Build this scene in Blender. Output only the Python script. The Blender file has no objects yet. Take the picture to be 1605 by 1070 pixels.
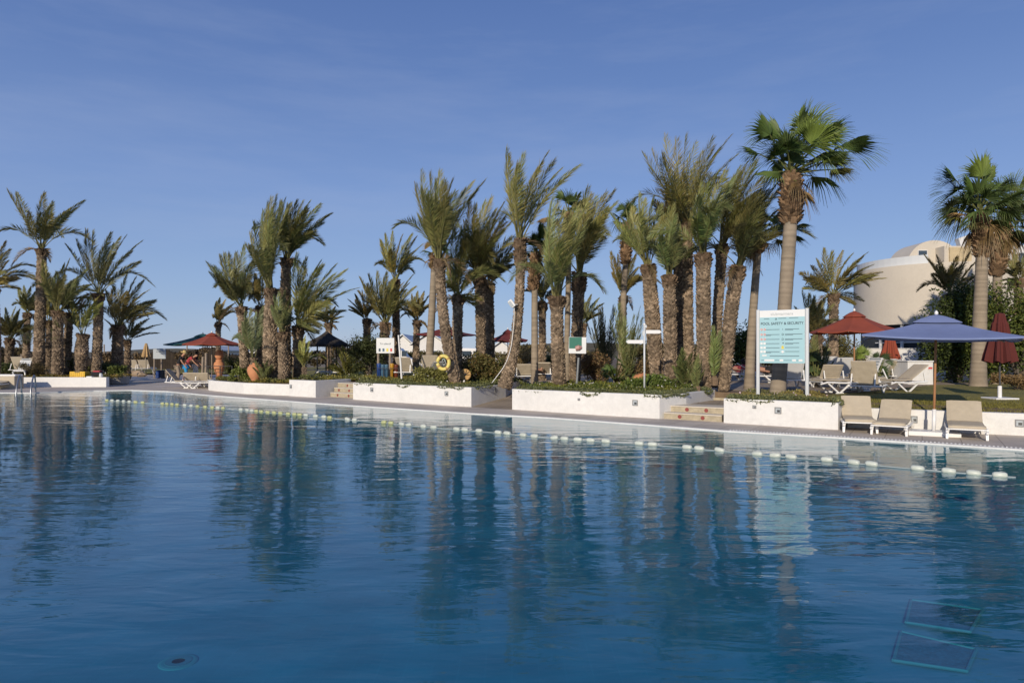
import bpy, bmesh, math, random
import numpy as np
from mathutils import Vector
from mathutils.geometry import tessellate_polygon
rng = np.random.default_rng(7)
random.seed(7)
SC = bpy.context.scene
COL = SC.collection
PI = math.pi
F, CU, HV, EYE = 1070.0, 802.5, 555.0, 1.55
A = np.array

def W(u, v, Y):
    """photo direction (u,v) at real distance Y -> point in metres"""
    return A([(u-CU)/F*Y, Y, EYE-(v-HV)/F*Y])
def G(u, v, z=0.0):
    Y = (EYE-z)*F/(v-HV)
    return A([(u-CU)/F*Y, Y, z])
def X_(u, Y): return (u-CU)/F*Y

# ------------------------------------------------------------------ mesh builder
class MB:
    def __init__(s): s.v=[]; s.c=[]; s.f=[]; s.m=[]; s.n=0
    def add(s, verts, faces, col=(1,1,1), mat=0):
        verts=np.asarray(verts,dtype=np.float64).reshape(-1,3)
        col=np.asarray(col,dtype=np.float64)
        if col.ndim==1: col=np.repeat(col[None,:],len(verts),0)
        s.v.append(verts); s.c.append(col)
        if isinstance(faces,np.ndarray): faces=[faces]
        for fa in faces:
            fa=np.asarray(fa)
            if fa.ndim==1: fa=fa[None,:]
            s.f.append(fa+s.n); s.m.append(mat)
        s.n+=len(verts)
        return s
    def box(s, c, size, rz=0, col=(1,1,1), mat=0, M=None):
        h=A(size)/2
        v=A([[x,y,z] for z in (-1,1) for x,y in ((-1,-1),(1,-1),(1,1),(-1,1))])*h
        if M is not None: v=v@np.asarray(M).T
        if rz: cc,ss=math.cos(rz),math.sin(rz); v=v@A([[cc,ss,0],[-ss,cc,0],[0,0,1]])
        v=v+A(c)
        s.add(v,A([[0,3,2,1],[4,5,6,7],[0,1,5,4],[1,2,6,5],[2,3,7,6],[3,0,4,7]]),col,mat); return s
    def tube(s, pts, rad, k=8, cap=True, col=(1,1,1), mat=0, sq=False):
        pts=np.asarray(pts,float); n=len(pts)
        rad=np.broadcast_to(np.asarray(rad,float),(n,)) if np.ndim(rad)<1 or len(np.atleast_1d(rad))!=n else np.asarray(rad,float)
        T=np.gradient(pts,axis=0); T/=np.linalg.norm(T,axis=1)[:,None]+1e-12
        ref=A([0,0,1.]) if abs(T[:,2]).mean()<.8 else A([1.,0,0])
        S=np.cross(T,ref); S/=np.linalg.norm(S,axis=1)[:,None]+1e-12
        B=np.cross(S,T)
        a=np.arange(k)/k*2*PI+(PI/4 if sq else 0)
        V=pts[:,None,:]+rad[:,None,None]*(np.cos(a)[None,:,None]*S[:,None,:]+np.sin(a)[None,:,None]*B[:,None,:])
        idx=np.arange(n*k).reshape(n,k)
        q=np.stack([idx[:-1],np.roll(idx,-1,1)[:-1],np.roll(idx,-1,1)[1:],idx[1:]],-1).reshape(-1,4)
        fs=[q]
        if cap: fs+= [idx[0][::-1][None,:], idx[-1][None,:]]
        if np.ndim(col)==2: col=np.repeat(np.asarray(col),k,0)
        s.add(V.reshape(-1,3),fs,col,mat); return s
    def lathe(s, c, prof, k=24, col=(1,1,1), mat=0, cap=True):
        """prof list of (r,z)"""
        prof=np.asarray(prof,float); n=len(prof); a=np.arange(k)/k*2*PI
        V=np.stack([prof[:,0][:,None]*np.cos(a),prof[:,0][:,None]*np.sin(a),np.repeat(prof[:,1][:,None],k,1)],-1)+A(c)
        idx=np.arange(n*k).reshape(n,k)
        q=np.stack([idx[:-1],np.roll(idx,-1,1)[:-1],np.roll(idx,-1,1)[1:],idx[1:]],-1).reshape(-1,4)
        s.add(V.reshape(-1,3),[q,idx[0][::-1][None,:],idx[-1][None,:]] if cap else [q],col,mat); return s
    def prism(s, poly, z0, z1, col=(1,1,1), mat=0):
        """vertical prism over an xy polygon; z0,z1 numbers or per-vertex lists"""
        n=len(poly); z0=np.broadcast_to(z0,(n,)); z1=np.broadcast_to(z1,(n,))
        P=np.asarray(poly,float)
        if sum(P[i][0]*P[(i+1)%n][1]-P[(i+1)%n][0]*P[i][1] for i in range(n))<0:
            P=P[::-1]; z0=z0[::-1]; z1=z1[::-1]
        V=np.vstack([np.c_[P,z0],np.c_[P,z1]])
        tri=A(tessellate_polygon([[Vector((p[0],p[1],0)) for p in P]]))
        # make them face up
        t=[]
        for a,b,c in tri:
            cr=(P[b][0]-P[a][0])*(P[c][1]-P[a][1])-(P[b][1]-P[a][1])*(P[c][0]-P[a][0])
            t.append((a,b,c) if cr>0 else (a,c,b))
        t=A(t)
        side=A([[i,(i+1)%n,(i+1)%n+n,i+n] for i in range(n)])
        s.add(V,[t+n,t[:,::-1],side],col,mat); return s
    def build(s, name, mats, parent=None, smooth=False, loc=None):
        me=bpy.data.meshes.new(name)
        V=np.vstack(s.v); C=np.vstack(s.c)
        if loc is not None: V=V-A(loc)
        me.vertices.add(len(V)); me.vertices.foreach_set('co',V.astype(np.float32).ravel())
        loops=np.concatenate([f.ravel() for f in s.f]); tot=np.concatenate([np.full(len(f),f.shape[1]) for f in s.f])
        mi=np.concatenate([np.full(len(f),m) for f,m in zip(s.f,s.m)])
        st=np.concatenate([[0],np.cumsum(tot)[:-1]])
        me.loops.add(len(loops)); me.loops.foreach_set('vertex_index',loops.astype(np.int32))
        me.polygons.add(len(tot)); me.polygons.foreach_set('loop_start',st.astype(np.int32))
        me.polygons.foreach_set('loop_total',tot.astype(np.int32))
        me.polygons.foreach_set('material_index',mi.astype(np.int32))
        me.polygons.foreach_set('use_smooth',np.full(len(tot),bool(smooth)))
        at=me.color_attributes.new('Col','FLOAT_COLOR','POINT')
        at.data.foreach_set('color',np.c_[C,np.ones(len(C))].astype(np.float32).ravel())
        me.update(calc_edges=True); me.validate()
        o=bpy.data.objects.new(name,me); COL.objects.link(o)
        for m in (mats if isinstance(mats,(list,tuple)) else [mats]): me.materials.append(m)
        if loc is not None: o.location=loc
        if parent is not None:
            o.parent=parent
            if loc is None: o.location=(0,0,0)
        return o

def tag(o,label=None,cat=None,group=None,kind=None):
    if label: o['label']=label
    if cat: o['category']=cat
    if group: o['group']=group
    if kind: o['kind']=kind
    return o
def empty(name,loc,label,cat,group=None,rz=0):
    o=bpy.data.objects.new(name,None); COL.objects.link(o); o.location=tuple(float(x) for x in loc); o.rotation_euler=(0,0,rz)
    o.empty_display_size=.2
    return tag(o,label,cat,group)
def copy_tree(o,parent=None):
    c=o.copy(); COL.objects.link(c); c.parent=parent
    for ch in [x for x in KIDS(o)]: copy_tree(ch,c)
    return c
def KIDS(o): return [x for x in bpy.data.objects if x.parent==o]

# ------------------------------------------------------------------ materials
def mat(name, col=(.5,.5,.5), rough=.7, noise=None, bump=None, attr=False, spec=.5, metal=0, transl=0, emis=None, coord='Object', extra=None):
    """noise=(scale, dark, light [,detail]) multiplies colour; bump=(scale,distance)"""
    m=bpy.data.materials.new(name); m.use_nodes=True; nt=m.node_tree; N=nt.nodes; L=nt.links
    b=N['Principled BSDF']; b.inputs['Roughness'].default_value=rough; b.inputs['Metallic'].default_value=metal
    b.inputs['Specular IOR Level'].default_value=spec
    tc=N.new('ShaderNodeTexCoord')
    rgb=N.new('ShaderNodeRGB'); rgb.outputs[0].default_value=(*col,1); out=rgb.outputs[0]
    def mul(a,bb,f=1):
        x=N.new('ShaderNodeMix'); x.data_type='RGBA'; x.blend_type='MULTIPLY'; x.inputs[0].default_value=f
        L.new(a,x.inputs[6]); L.new(bb,x.inputs[7]); return x.outputs[2]
    if attr:
        at=N.new('ShaderNodeAttribute'); at.attribute_name='Col'; out=mul(out,at.outputs['Color'])
    if noise:
        for k in range(0,len(noise),3):
            nz=N.new('ShaderNodeTexNoise'); nz.inputs['Scale'].default_value=noise[k]; nz.inputs['Detail'].default_value=5; nz.inputs['Roughness'].default_value=.65
            L.new(tc.outputs[coord],nz.inputs['Vector'])
            mr=N.new('ShaderNodeMapRange'); mr.inputs[1].default_value=.3; mr.inputs[2].default_value=.7; mr.inputs[3].default_value=noise[k+1]; mr.inputs[4].default_value=noise[k+2]
            L.new(nz.outputs[0],mr.inputs[0]); out=mul(out,mr.outputs[0])
    L.new(out,b.inputs['Base Color'])
    if bump:
        nz=N.new('ShaderNodeTexNoise'); nz.inputs['Scale'].default_value=bump[0]; nz.inputs['Detail'].default_value=6
        L.new(tc.outputs[coord],nz.inputs['Vector'])
        bp=N.new('ShaderNodeBump'); bp.inputs['Distance'].default_value=bump[1]; L.new(nz.outputs[0],bp.inputs['Height']); L.new(bp.outputs[0],b.inputs['Normal'])
    if transl:
        t=N.new('ShaderNodeBsdfTranslucent'); L.new(out,t.inputs['Color'])
        mx=N.new('ShaderNodeMixShader'); mx.inputs[0].default_value=transl
        L.new(b.outputs[0],mx.inputs[1]); L.new(t.outputs[0],mx.inputs[2]); L.new(mx.outputs[0],N['Material Output'].inputs[0])
    return m
M={}
M['plaster']=mat('white_plaster',(.73,.72,.69),.85,noise=(.9,.92,1.03, 7,.93,1.04, 30,.96,1.03),bump=(30,.004))
M['plaster_b']=mat('beige_render',(.60,.54,.445),.9,noise=(.5,.93,1.04, 9,.97,1.03),bump=(25,.006))
M['plaster_y']=mat('yellow_stone',(.56,.45,.27),.9,noise=(2,.85,1.08),bump=(14,.02))
M['concrete']=mat('grey_concrete',(.38,.36,.33),.9,noise=(1.5,.85,1.05),bump=(20,.004))
M['steptile']=mat('yellow_step_tile',(.42,.36,.25),.8,noise=(9,.75,1.15),bump=(20,.003))
M['red']=mat('red_inlay',(.24,.05,.04),.6)
M['trunk']=mat('palm_bark',(1,1,1),.95,noise=(7,.72,1.2),attr=True,bump=(18,.02),spec=.2)
M['smooth_trunk']=mat('ringed_bark',(1,1,1),.9,noise=(3,.85,1.12),attr=True,spec=.2)
M['frond']=mat('palm_leaf',(1,1,1),.5,attr=True,transl=.18,spec=.35)
M['leaf']=mat('shrub_leaf',(1,1,1),.6,attr=True,transl=.2,spec=.3)
M['twig']=mat('grey_twig',(.12,.10,.08),.9)
M['wplastic']=mat('white_plastic',(.80,.79,.76),.35,noise=(4,.94,1.02))
M['lightbox']=mat('grey_light_housing',(.22,.22,.22),.6)
M['beige']=mat('beige_canvas',(.50,.43,.32),.9,noise=(6,.92,1.05),bump=(9,.012))
M['metal']=mat('brushed_steel',(.30,.31,.33),.35,metal=.8)
M['grey_post']=mat('grey_painted_post',(.60,.62,.62),.45)
M['dark']=mat('dark_metal',(.05,.05,.05),.5)
M['wood']=mat('pole_wood',(.36,.17,.07),.6,noise=(3,.8,1.15))
M['oldwood']=mat('weathered_wood',(.30,.24,.18),.85,noise=(8,.8,1.1))
M['blue_cloth']=mat('faded_blue_canvas',(.19,.24,.42),.9,noise=(1.6,.88,1.08),transl=.08)
M['red_cloth']=mat('brick_red_canvas',(.30,.065,.035),.9,noise=(2,.85,1.08),transl=.08)
M['green_cloth']=mat('dark_green_canvas',(.015,.09,.085),.9,noise=(2,.85,1.08),transl=.05)
M['shaded_red_cloth']=mat('shaded_red_canvas',(.10,.018,.014),.9,noise=(2,.8,1.1),transl=.05)  # red canvas darkened: shade on the tall closed parasol put into its colour
M['maroon_cloth']=mat('maroon_canvas',(.16,.03,.025),.9,noise=(2,.85,1.08),transl=.05)
M['tan_cloth']=mat('tan_canvas',(.45,.30,.14),.9)
M['terracotta']=mat('terracotta',(.56,.24,.11),.8,noise=(5,.82,1.1),bump=(12,.006))
M['yellow']=mat('yellow_plastic',(.70,.42,.02),.5,noise=(4,.85,1.05))
M['buoy']=mat('faded_yellow_vinyl',(.72,.60,.16),.5,noise=(6,.9,1.05))
M['orange_disc']=mat('amber_disc',(.50,.30,.10),.6,noise=(9,.7,1.2))
M['bin_blue']=mat('blue_bin',(.02,.06,.22),.4)
M['bin_teal']=mat('teal_bin',(.06,.13,.20),.4)
M['bin_red']=mat('brown_red_bin',(.15,.04,.02),.4)
M['bin_yellow']=mat('yellow_bin',(.45,.24,.02),.4)
M['black']=mat('black_cloth',(.015,.015,.018),.9)
M['signwhite']=mat('white_board',(.74,.75,.73),.8)
M['signcyan']=mat('pale_cyan_print',(.36,.57,.61),.8)
M['ink']=mat('dark_ink',(.04,.07,.10),.6)
M['inkgrey']=mat('grey_ink',(.40,.44,.46),.6)
M['inkred']=mat('red_ink',(.55,.08,.07),.6)
M['inkyellow']=mat('yellow_ink',(.75,.62,.10),.6)
M['dark_post']=mat('dark_grey_post',(.20,.21,.21),.5)
M['inkteal']=mat('green_print',(.03,.16,.11),.5)
M['inkpink']=mat('pink_print',(.42,.22,.19),.5)
M['skin']=mat('skin',(.42,.22,.14),.6)
M['straw']=mat('straw',(.62,.45,.18),.9)
M['redcloth2']=mat('pink_red_cloth',(.42,.06,.07),.9)
M['bluecloth2']=mat('bright_blue_cloth',(.03,.30,.62),.9)
M['whitecloth']=mat('white_cloth',(.72,.70,.68),.9)
M['hair']=mat('dark_hair',(.03,.02,.015),.8)
M['glass']=mat('window_glass',(.05,.07,.09),.12,spec=.8)
M['thatch']=mat('dark_thatch',(.055,.045,.035),.95,noise=(6,.6,1.3),bump=(20,.05))
M['reed']=mat('reed_fence',(.13,.085,.05),.95,noise=(3,.6,1.3),bump=(12,.05))
M['rock']=mat('tan_rock',(.36,.27,.18),.95,noise=(3,.7,1.15),bump=(6,.08))
M['towel']=mat('blue_towel',(.22,.45,.55),.95,noise=(5,.8,1.1))
M['float_w']=mat('white_float',(.56,.60,.52),.4,noise=(9,.85,1.05))
M['float_y']=mat('yellow_float',(.48,.50,.24),.4,noise=(9,.85,1.05))
M['rope']=mat('wet_rope',(.30,.36,.36),.8)
M['parapet']=mat('pale_parapet',(.62,.64,.64),.6)

def tiles(name,c1,c2,mortar,sx,sy,rough=.8,rz=0):
    m=bpy.data.materials.new(name); m.use_nodes=True; nt=m.node_tree; N=nt.nodes; L=nt.links; b=N['Principled BSDF']
    tc=N.new('ShaderNodeTexCoord'); mp=N.new('ShaderNodeMapping'); mp.inputs['Rotation'].default_value=(0,0,rz); L.new(tc.outputs['Object'],mp.inputs[0])
    br=N.new('ShaderNodeTexBrick'); br.offset=.0; br.inputs['Color1'].default_value=(*c1,1); br.inputs['Color2'].default_value=(*c2,1); br.inputs['Mortar'].default_value=(*mortar,1)
    br.inputs['Scale'].default_value=1; br.inputs['Brick Width'].default_value=sx; br.inputs['Row Height'].default_value=sy; br.inputs['Mortar Size'].default_value=.008
    L.new(mp.outputs[0],br.inputs['Vector'])
    nz=N.new('ShaderNodeTexNoise'); nz.inputs['Scale'].default_value=1.2; nz.inputs['Detail'].default_value=6; L.new(tc.outputs['Object'],nz.inputs['Vector'])
    mr=N.new('ShaderNodeMapRange'); mr.inputs[1].default_value=.3; mr.inputs[2].default_value=.7; mr.inputs[3].default_value=.8; mr.inputs[4].default_value=1.12; L.new(nz.outputs[0],mr.inputs[0])
    x=N.new('ShaderNodeMix'); x.data_type='RGBA'; x.blend_type='MULTIPLY'; x.inputs[0].default_value=1; L.new(br.outputs[0],x.inputs[6]); L.new(mr.outputs[0],x.inputs[7])
    L.new(x.outputs[2],b.inputs['Base Color']); b.inputs['Roughness'].default_value=rough
    return m
M['deck']=tiles('deck_tile',(.56,.49,.41),(.52,.455,.38),(.32,.27,.22),.6,.6,rz=math.radians(31))
M['path']=tiles('path_paving',(.36,.29,.21),(.31,.25,.18),(.2,.16,.12),.5,.25,rz=math.radians(20))
M['pool_tile']=tiles('pool_mosaic',(.022,.205,.272),(.020,.195,.26),(.024,.212,.28),.25,.25,rough=.5)
M['soil']=mat('garden_soil',(.17,.12,.075),.98,noise=(.8,.7,1.2, 7,.75,1.2),bump=(9,.05))
M['lawn']=mat('lawn_turf',(.23,.20,.045),.98,noise=(.7,.75,1.2, 22,.55,1.4),bump=(40,.05))
M['ground']=mat('dry_ground',(.24,.19,.12),.98,noise=(.15,.7,1.1, 3,.8,1.15),bump=(3,.05))
M['hill']=mat('hill_scrub',(.10,.09,.06),.98,noise=(.05,.6,1.3))

# water
def water_mat():
    m=bpy.data.materials.new('pool_water'); m.use_nodes=True; nt=m.node_tree; N=nt.nodes; L=nt.links
    N.remove(N['Principled BSDF'])
    tc=N.new('ShaderNodeTexCoord')
    def noise(scale,sx,sy,rot,detail,rough,dist=0):
        mp=N.new('ShaderNodeMapping'); mp.inputs['Scale'].default_value=(sx,sy,1); mp.inputs['Rotation'].default_value=(0,0,rot); L.new(tc.outputs['Object'],mp.inputs[0])
        n=N.new('ShaderNodeTexNoise'); n.inputs['Scale'].default_value=scale; n.inputs['Detail'].default_value=detail; n.inputs['Roughness'].default_value=rough; n.inputs['Distortion'].default_value=dist
        L.new(mp.outputs[0],n.inputs['Vector']); return n.outputs[0]
    def math_(op,a,b):
        x=N.new('ShaderNodeMath'); x.operation=op
        for i,q in enumerate((a,b)):
            if isinstance(q,(int,float)): x.inputs[i].default_value=q
            else: L.new(q,x.inputs[i])
        return x.outputs[0]
    big=noise(.75,.6,1.15,.25,2,.5,.4)
    mid=noise(2.4,.55,1.5,-.15,3,.5,.4)
    fine=noise(8,.5,1.5,.1,3,.55)
    patch=noise(.13,1,1,0,2,.5)
    mr=N.new('ShaderNodeMapRange'); mr.inputs[1].default_value=.38; mr.inputs[2].default_value=.62; mr.inputs[3].default_value=.45; mr.inputs[4].default_value=1.5; L.new(patch,mr.inputs[0])
    h=math_('ADD',math_('MULTIPLY',big,.019),math_('MULTIPLY',math_('MULTIPLY',mid,.0118),mr.outputs[0]))
    h=math_('ADD',h,math_('MULTIPLY',math_('MULTIPLY',fine,.0017),mr.outputs[0]))
    bp=N.new('ShaderNodeBump'); bp.inputs['Distance'].default_value=1.0; L.new(h,bp.inputs['Height'])
    ge=N.new('ShaderNodeNewGeometry'); dt=N.new('ShaderNodeVectorMath'); dt.operation='DOT_PRODUCT'; L.new(ge.outputs['Incoming'],dt.inputs[0]); L.new(bp.outputs[0],dt.inputs[1])
    c=math_('ABSOLUTE',dt.outputs['Value'],0); om=math_('SUBTRACT',1.0,c); p5=math_('POWER',om,4.0)
    frv=math_('ADD',.02,math_('MULTIPLY',p5,.98))
    gl=N.new('ShaderNodeBsdfGlossy'); gl.inputs['Roughness'].default_value=.006; L.new(bp.outputs[0],gl.inputs['Normal'])
    tr=N.new('ShaderNodeBsdfTransparent'); tr.inputs['Color'].default_value=(.58,.88,.96,1)
    mx=N.new('ShaderNodeMixShader'); L.new(frv,mx.inputs[0]); L.new(tr.outputs[0],mx.inputs[1]); L.new(gl.outputs[0],mx.inputs[2])
    L.new(mx.outputs[0],N['Material Output'].inputs[0])
    return m
M['water']=water_mat()
# ------------------------------------------------------------------ palms
UP=A([0,0,1.])
def nrm(v): v=np.asarray(v,float); return v/(np.linalg.norm(v,axis=-1,keepdims=True)+1e-12)
def bez(P0,P1,P2,t): t=np.asarray(t)[:,None]; return (1-t)**2*P0+2*t*(1-t)*P1+t*t*P2

def frond(mb,P0,P2,col,nl=88,lw=.034,ll=.42,sag=.10,wind=.10,bare=.20,petcol=None,dens=1.0,axis=None,twist=None):
    P0=A(P0);P2=A(P2); d=P2-P0; L=np.linalg.norm(d); 
    horiz=math.hypot(d[0],d[1])/L
    P1=P0+d*.5+UP*L*(sag*(.35+horiz))-A([1,0,0])*L*wind*.45
    # rachis
    t=np.linspace(0,1,9); P=bez(P0,P1,P2,t)
    pc=A(petcol if petcol is not None else (.20,.19,.075))
    r=np.interp(t,[0,.12,.5,1],[.030,.020,.011,.003])*max(.7,min(1.2,L/2.4))
    mb.tube(P,r,k=4,cap=False,col=np.vstack([pc*(1-.3*x)+A(col)*.3*x for x in t]))
    n=int(nl*dens)
    tt=np.linspace(bare,.995,n); tt=np.concatenate([tt,tt+.4/n]).clip(0,1)
    sgn=np.concatenate([np.ones(n),-np.ones(n)])
    Q=bez(P0,P1,P2,tt); dt=.01
    T=nrm(bez(P0,P1,P2,np.minimum(tt+dt,1.02))-bez(P0,P1,P2,tt-dt))
    out=A([d[0],d[1],0.]) 
    if np.linalg.norm(out)<.12*L: out=out+A([rng.normal(),rng.normal(),0])*.2*L
    S=nrm(np.cross(out,UP)); S=nrm(S-T*(T@S)[:,None]); Nn=np.cross(S,T)
    tw=(rng.normal(0,.55) if twist is None else twist)+ (tt-.5)*rng.normal(0,.5)
    S,Nn=S*np.cos(tw)[:,None]+Nn*np.sin(tw)[:,None], Nn*np.cos(tw)[:,None]-S*np.sin(tw)[:,None]
    s=(tt-bare)/(1-bare)
    prof=np.interp(s,[0,.12,.4,.75,1],[.45,.8,1.0,.78,.42])
    ln=ll*prof*rng.uniform(.8,1.12,len(tt))
    ang=np.interp(s,[0,.5,1],[.80,.62,.25])+rng.normal(0,.07,len(tt))
    v=rng.normal(.35,.22,len(tt))
    D=T*np.cos(ang)[:,None]+(S*sgn[:,None]*np.cos(v)[:,None]+Nn*np.sin(v)[:,None])*np.sin(ang)[:,None]
    D=nrm(D+A([1,.1,0])*wind*.8+A([0,0,-.04]))
    wd=nrm(np.cross(D,Nn+rng.normal(0,.5,(len(tt),3))))*lw*.5*rng.uniform(.75,1.2,len(tt))[:,None]*np.interp(s,[0,1],[1,.7])[:,None]
    tip=Q+D*ln[:,None]+A([.12,0,-.10])*(ln**2)[:,None]
    m1=Q+D*ln[:,None]*.45
    V=np.stack([Q,m1-wd,tip,m1+wd],1)
    c=A(col)[None,:]*rng.uniform(.75,1.25,len(tt))[:,None]
    c[:,0]*=rng.uniform(.9,1.15,len(tt))
    C=np.repeat(c[:,None,:],4,1)
    # dry tips
    C[:,2,:]=C[:,2,:]*.6+A([.26,.21,.11])*.4
    idx=np.arange(len(tt)*4).reshape(-1,4)
    mb.add(V.reshape(-1,3),idx,C.reshape(-1,3))

def trunk_mesh(axis,rad,stub=.10,out=.045,col=(.27,.215,.16),k=14,nrow=None,boot=0,bootcol=(.13,.09,.058)):
    """axis Nx3 polyline, rad N -> MB with core cylinder and spiral leaf-base stubs; the last `boot` metres carry bigger browner stubs"""
    mb=MB(); axis=np.asarray(axis,float); rad=np.asarray(rad,float)
    seg=np.linalg.norm(np.diff(axis,axis=0),axis=1); cum=np.concatenate([[0],np.cumsum(seg)]); H=cum[-1]
    def P(h): return np.stack([np.interp(h,cum,axis[:,i]) for i in range(3)],-1)
    def R(h): return np.interp(h,cum,rad)
    hh=np.linspace(0,H,max(6,int(H/.35)))
    # smooth the polyline a little
    ax=P(hh); 
    for _ in range(3): ax[1:-1]=(ax[:-2]+2*ax[1:-1]+ax[2:])/4
    rr=R(hh)
    mb.tube(ax,rr*.93,k=k,col=A(col)*.55)
    def Pa(h): return np.stack([np.interp(h,hh,ax[:,i]) for i in range(3)],-1)
    if stub:
        h=0.0;hs=[];i=0
        rmean=rr.mean(); per=max(8,int(2*PI*rmean/(stub*1.35)))
        N=int(H/(stub*.62)*per)
        h=(np.arange(N)+.5)/N*H; a=np.arange(N)*2.39996+rng.normal(0,.10,N)
        C=Pa(h); r=R(h); T=nrm(Pa(np.minimum(h+.05,H))-Pa(np.maximum(h-.05,0)))
        E=nrm(np.cross(T,A([0,1,0.]))); B=np.cross(E,T)
        O=E*np.cos(a)[:,None]+B*np.sin(a)[:,None]; S=np.cross(T,O)
        bt=np.clip((h-(H-boot))/.15,0,1) if boot else np.zeros(N)
        w=(2*PI*r/per*.85*rng.uniform(.7,1.25,N)*(1+.15*bt))[:,None]; ht=(stub*rng.uniform(.7,1.3,N)*(1+1.1*bt))[:,None]; ou=(out*rng.uniform(.4,1.5,N)*(1+1.5*bt))[:,None]
        sk=S*rng.normal(0,.25,N)[:,None]*w
        b0=C+O*(r*.90)[:,None]-T*ht*.5; top=C+O*r[:,None]+O*ou+T*ht*.5+sk; inn=C+O*(r*.82)[:,None]+T*ht*.62
        V=np.stack([b0-S*w*.5,b0+S*w*.5,top+S*w*.36,top-S*w*.36,inn+S*w*.5,inn-S*w*.5],1)
        base=np.arange(N)[:,None]*6
        q=np.concatenate([base+A([[0,1,2,3]]),base+A([[3,2,4,5]])])
        t=np.concatenate([base+A([[1,4,2]]),base+A([[0,3,5]])])
        c=A(col)[None,:]*rng.uniform(.5,1.35,N)[:,None]*(1+.22*np.sin(h*5.1+a*.0+rng.uniform(0,6))*np.sin(h*2.3+rng.uniform(0,6)))[:,None]*A([1,.97,.93])
        c=c*(1-bt[:,None])+A(bootcol)[None,:]*rng.uniform(.5,1.5,N)[:,None]*bt[:,None]
        Cc=np.repeat(c[:,None,:],6,1); Cc[:,2:4,:]*=1.25
        mb.add(V.reshape(-1,3),[q,t],Cc.reshape(-1,3))
    return mb

def smooth_trunk(axis,rad,col=(.30,.245,.18),k=20):
    mb=MB(); axis=np.asarray(axis,float); cum=np.concatenate([[0],np.cumsum(np.linalg.norm(np.diff(axis,axis=0),axis=1))]); H=cum[-1]
    n=int(H/.045); hh=np.linspace(0,H,n)
    coarse=np.linspace(0,H,14); ax=np.stack([np.interp(coarse,cum,axis[:,i]) for i in range(3)],-1)
    for _ in range(3): ax[1:-1]=(ax[:-2]+2*ax[1:-1]+ax[2:])/4
    P=np.stack([np.interp(hh,coarse,ax[:,i]) for i in range(3)],-1)
    ring=rng.normal(0,.010,n)+.006*np.sin(hh*45)
    r=np.interp(hh,cum,rad)*(1+ring)
    r=r*(1+.22*np.exp(-hh/.35))
    c=A(col)[None,:]*(rng.uniform(.82,1.12,n)*np.interp(np.sin(hh*45),[-1,1],[.9,1.05]))[:,None]
    mb.tube(P,r,k=k,col=c)
    return mb

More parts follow.
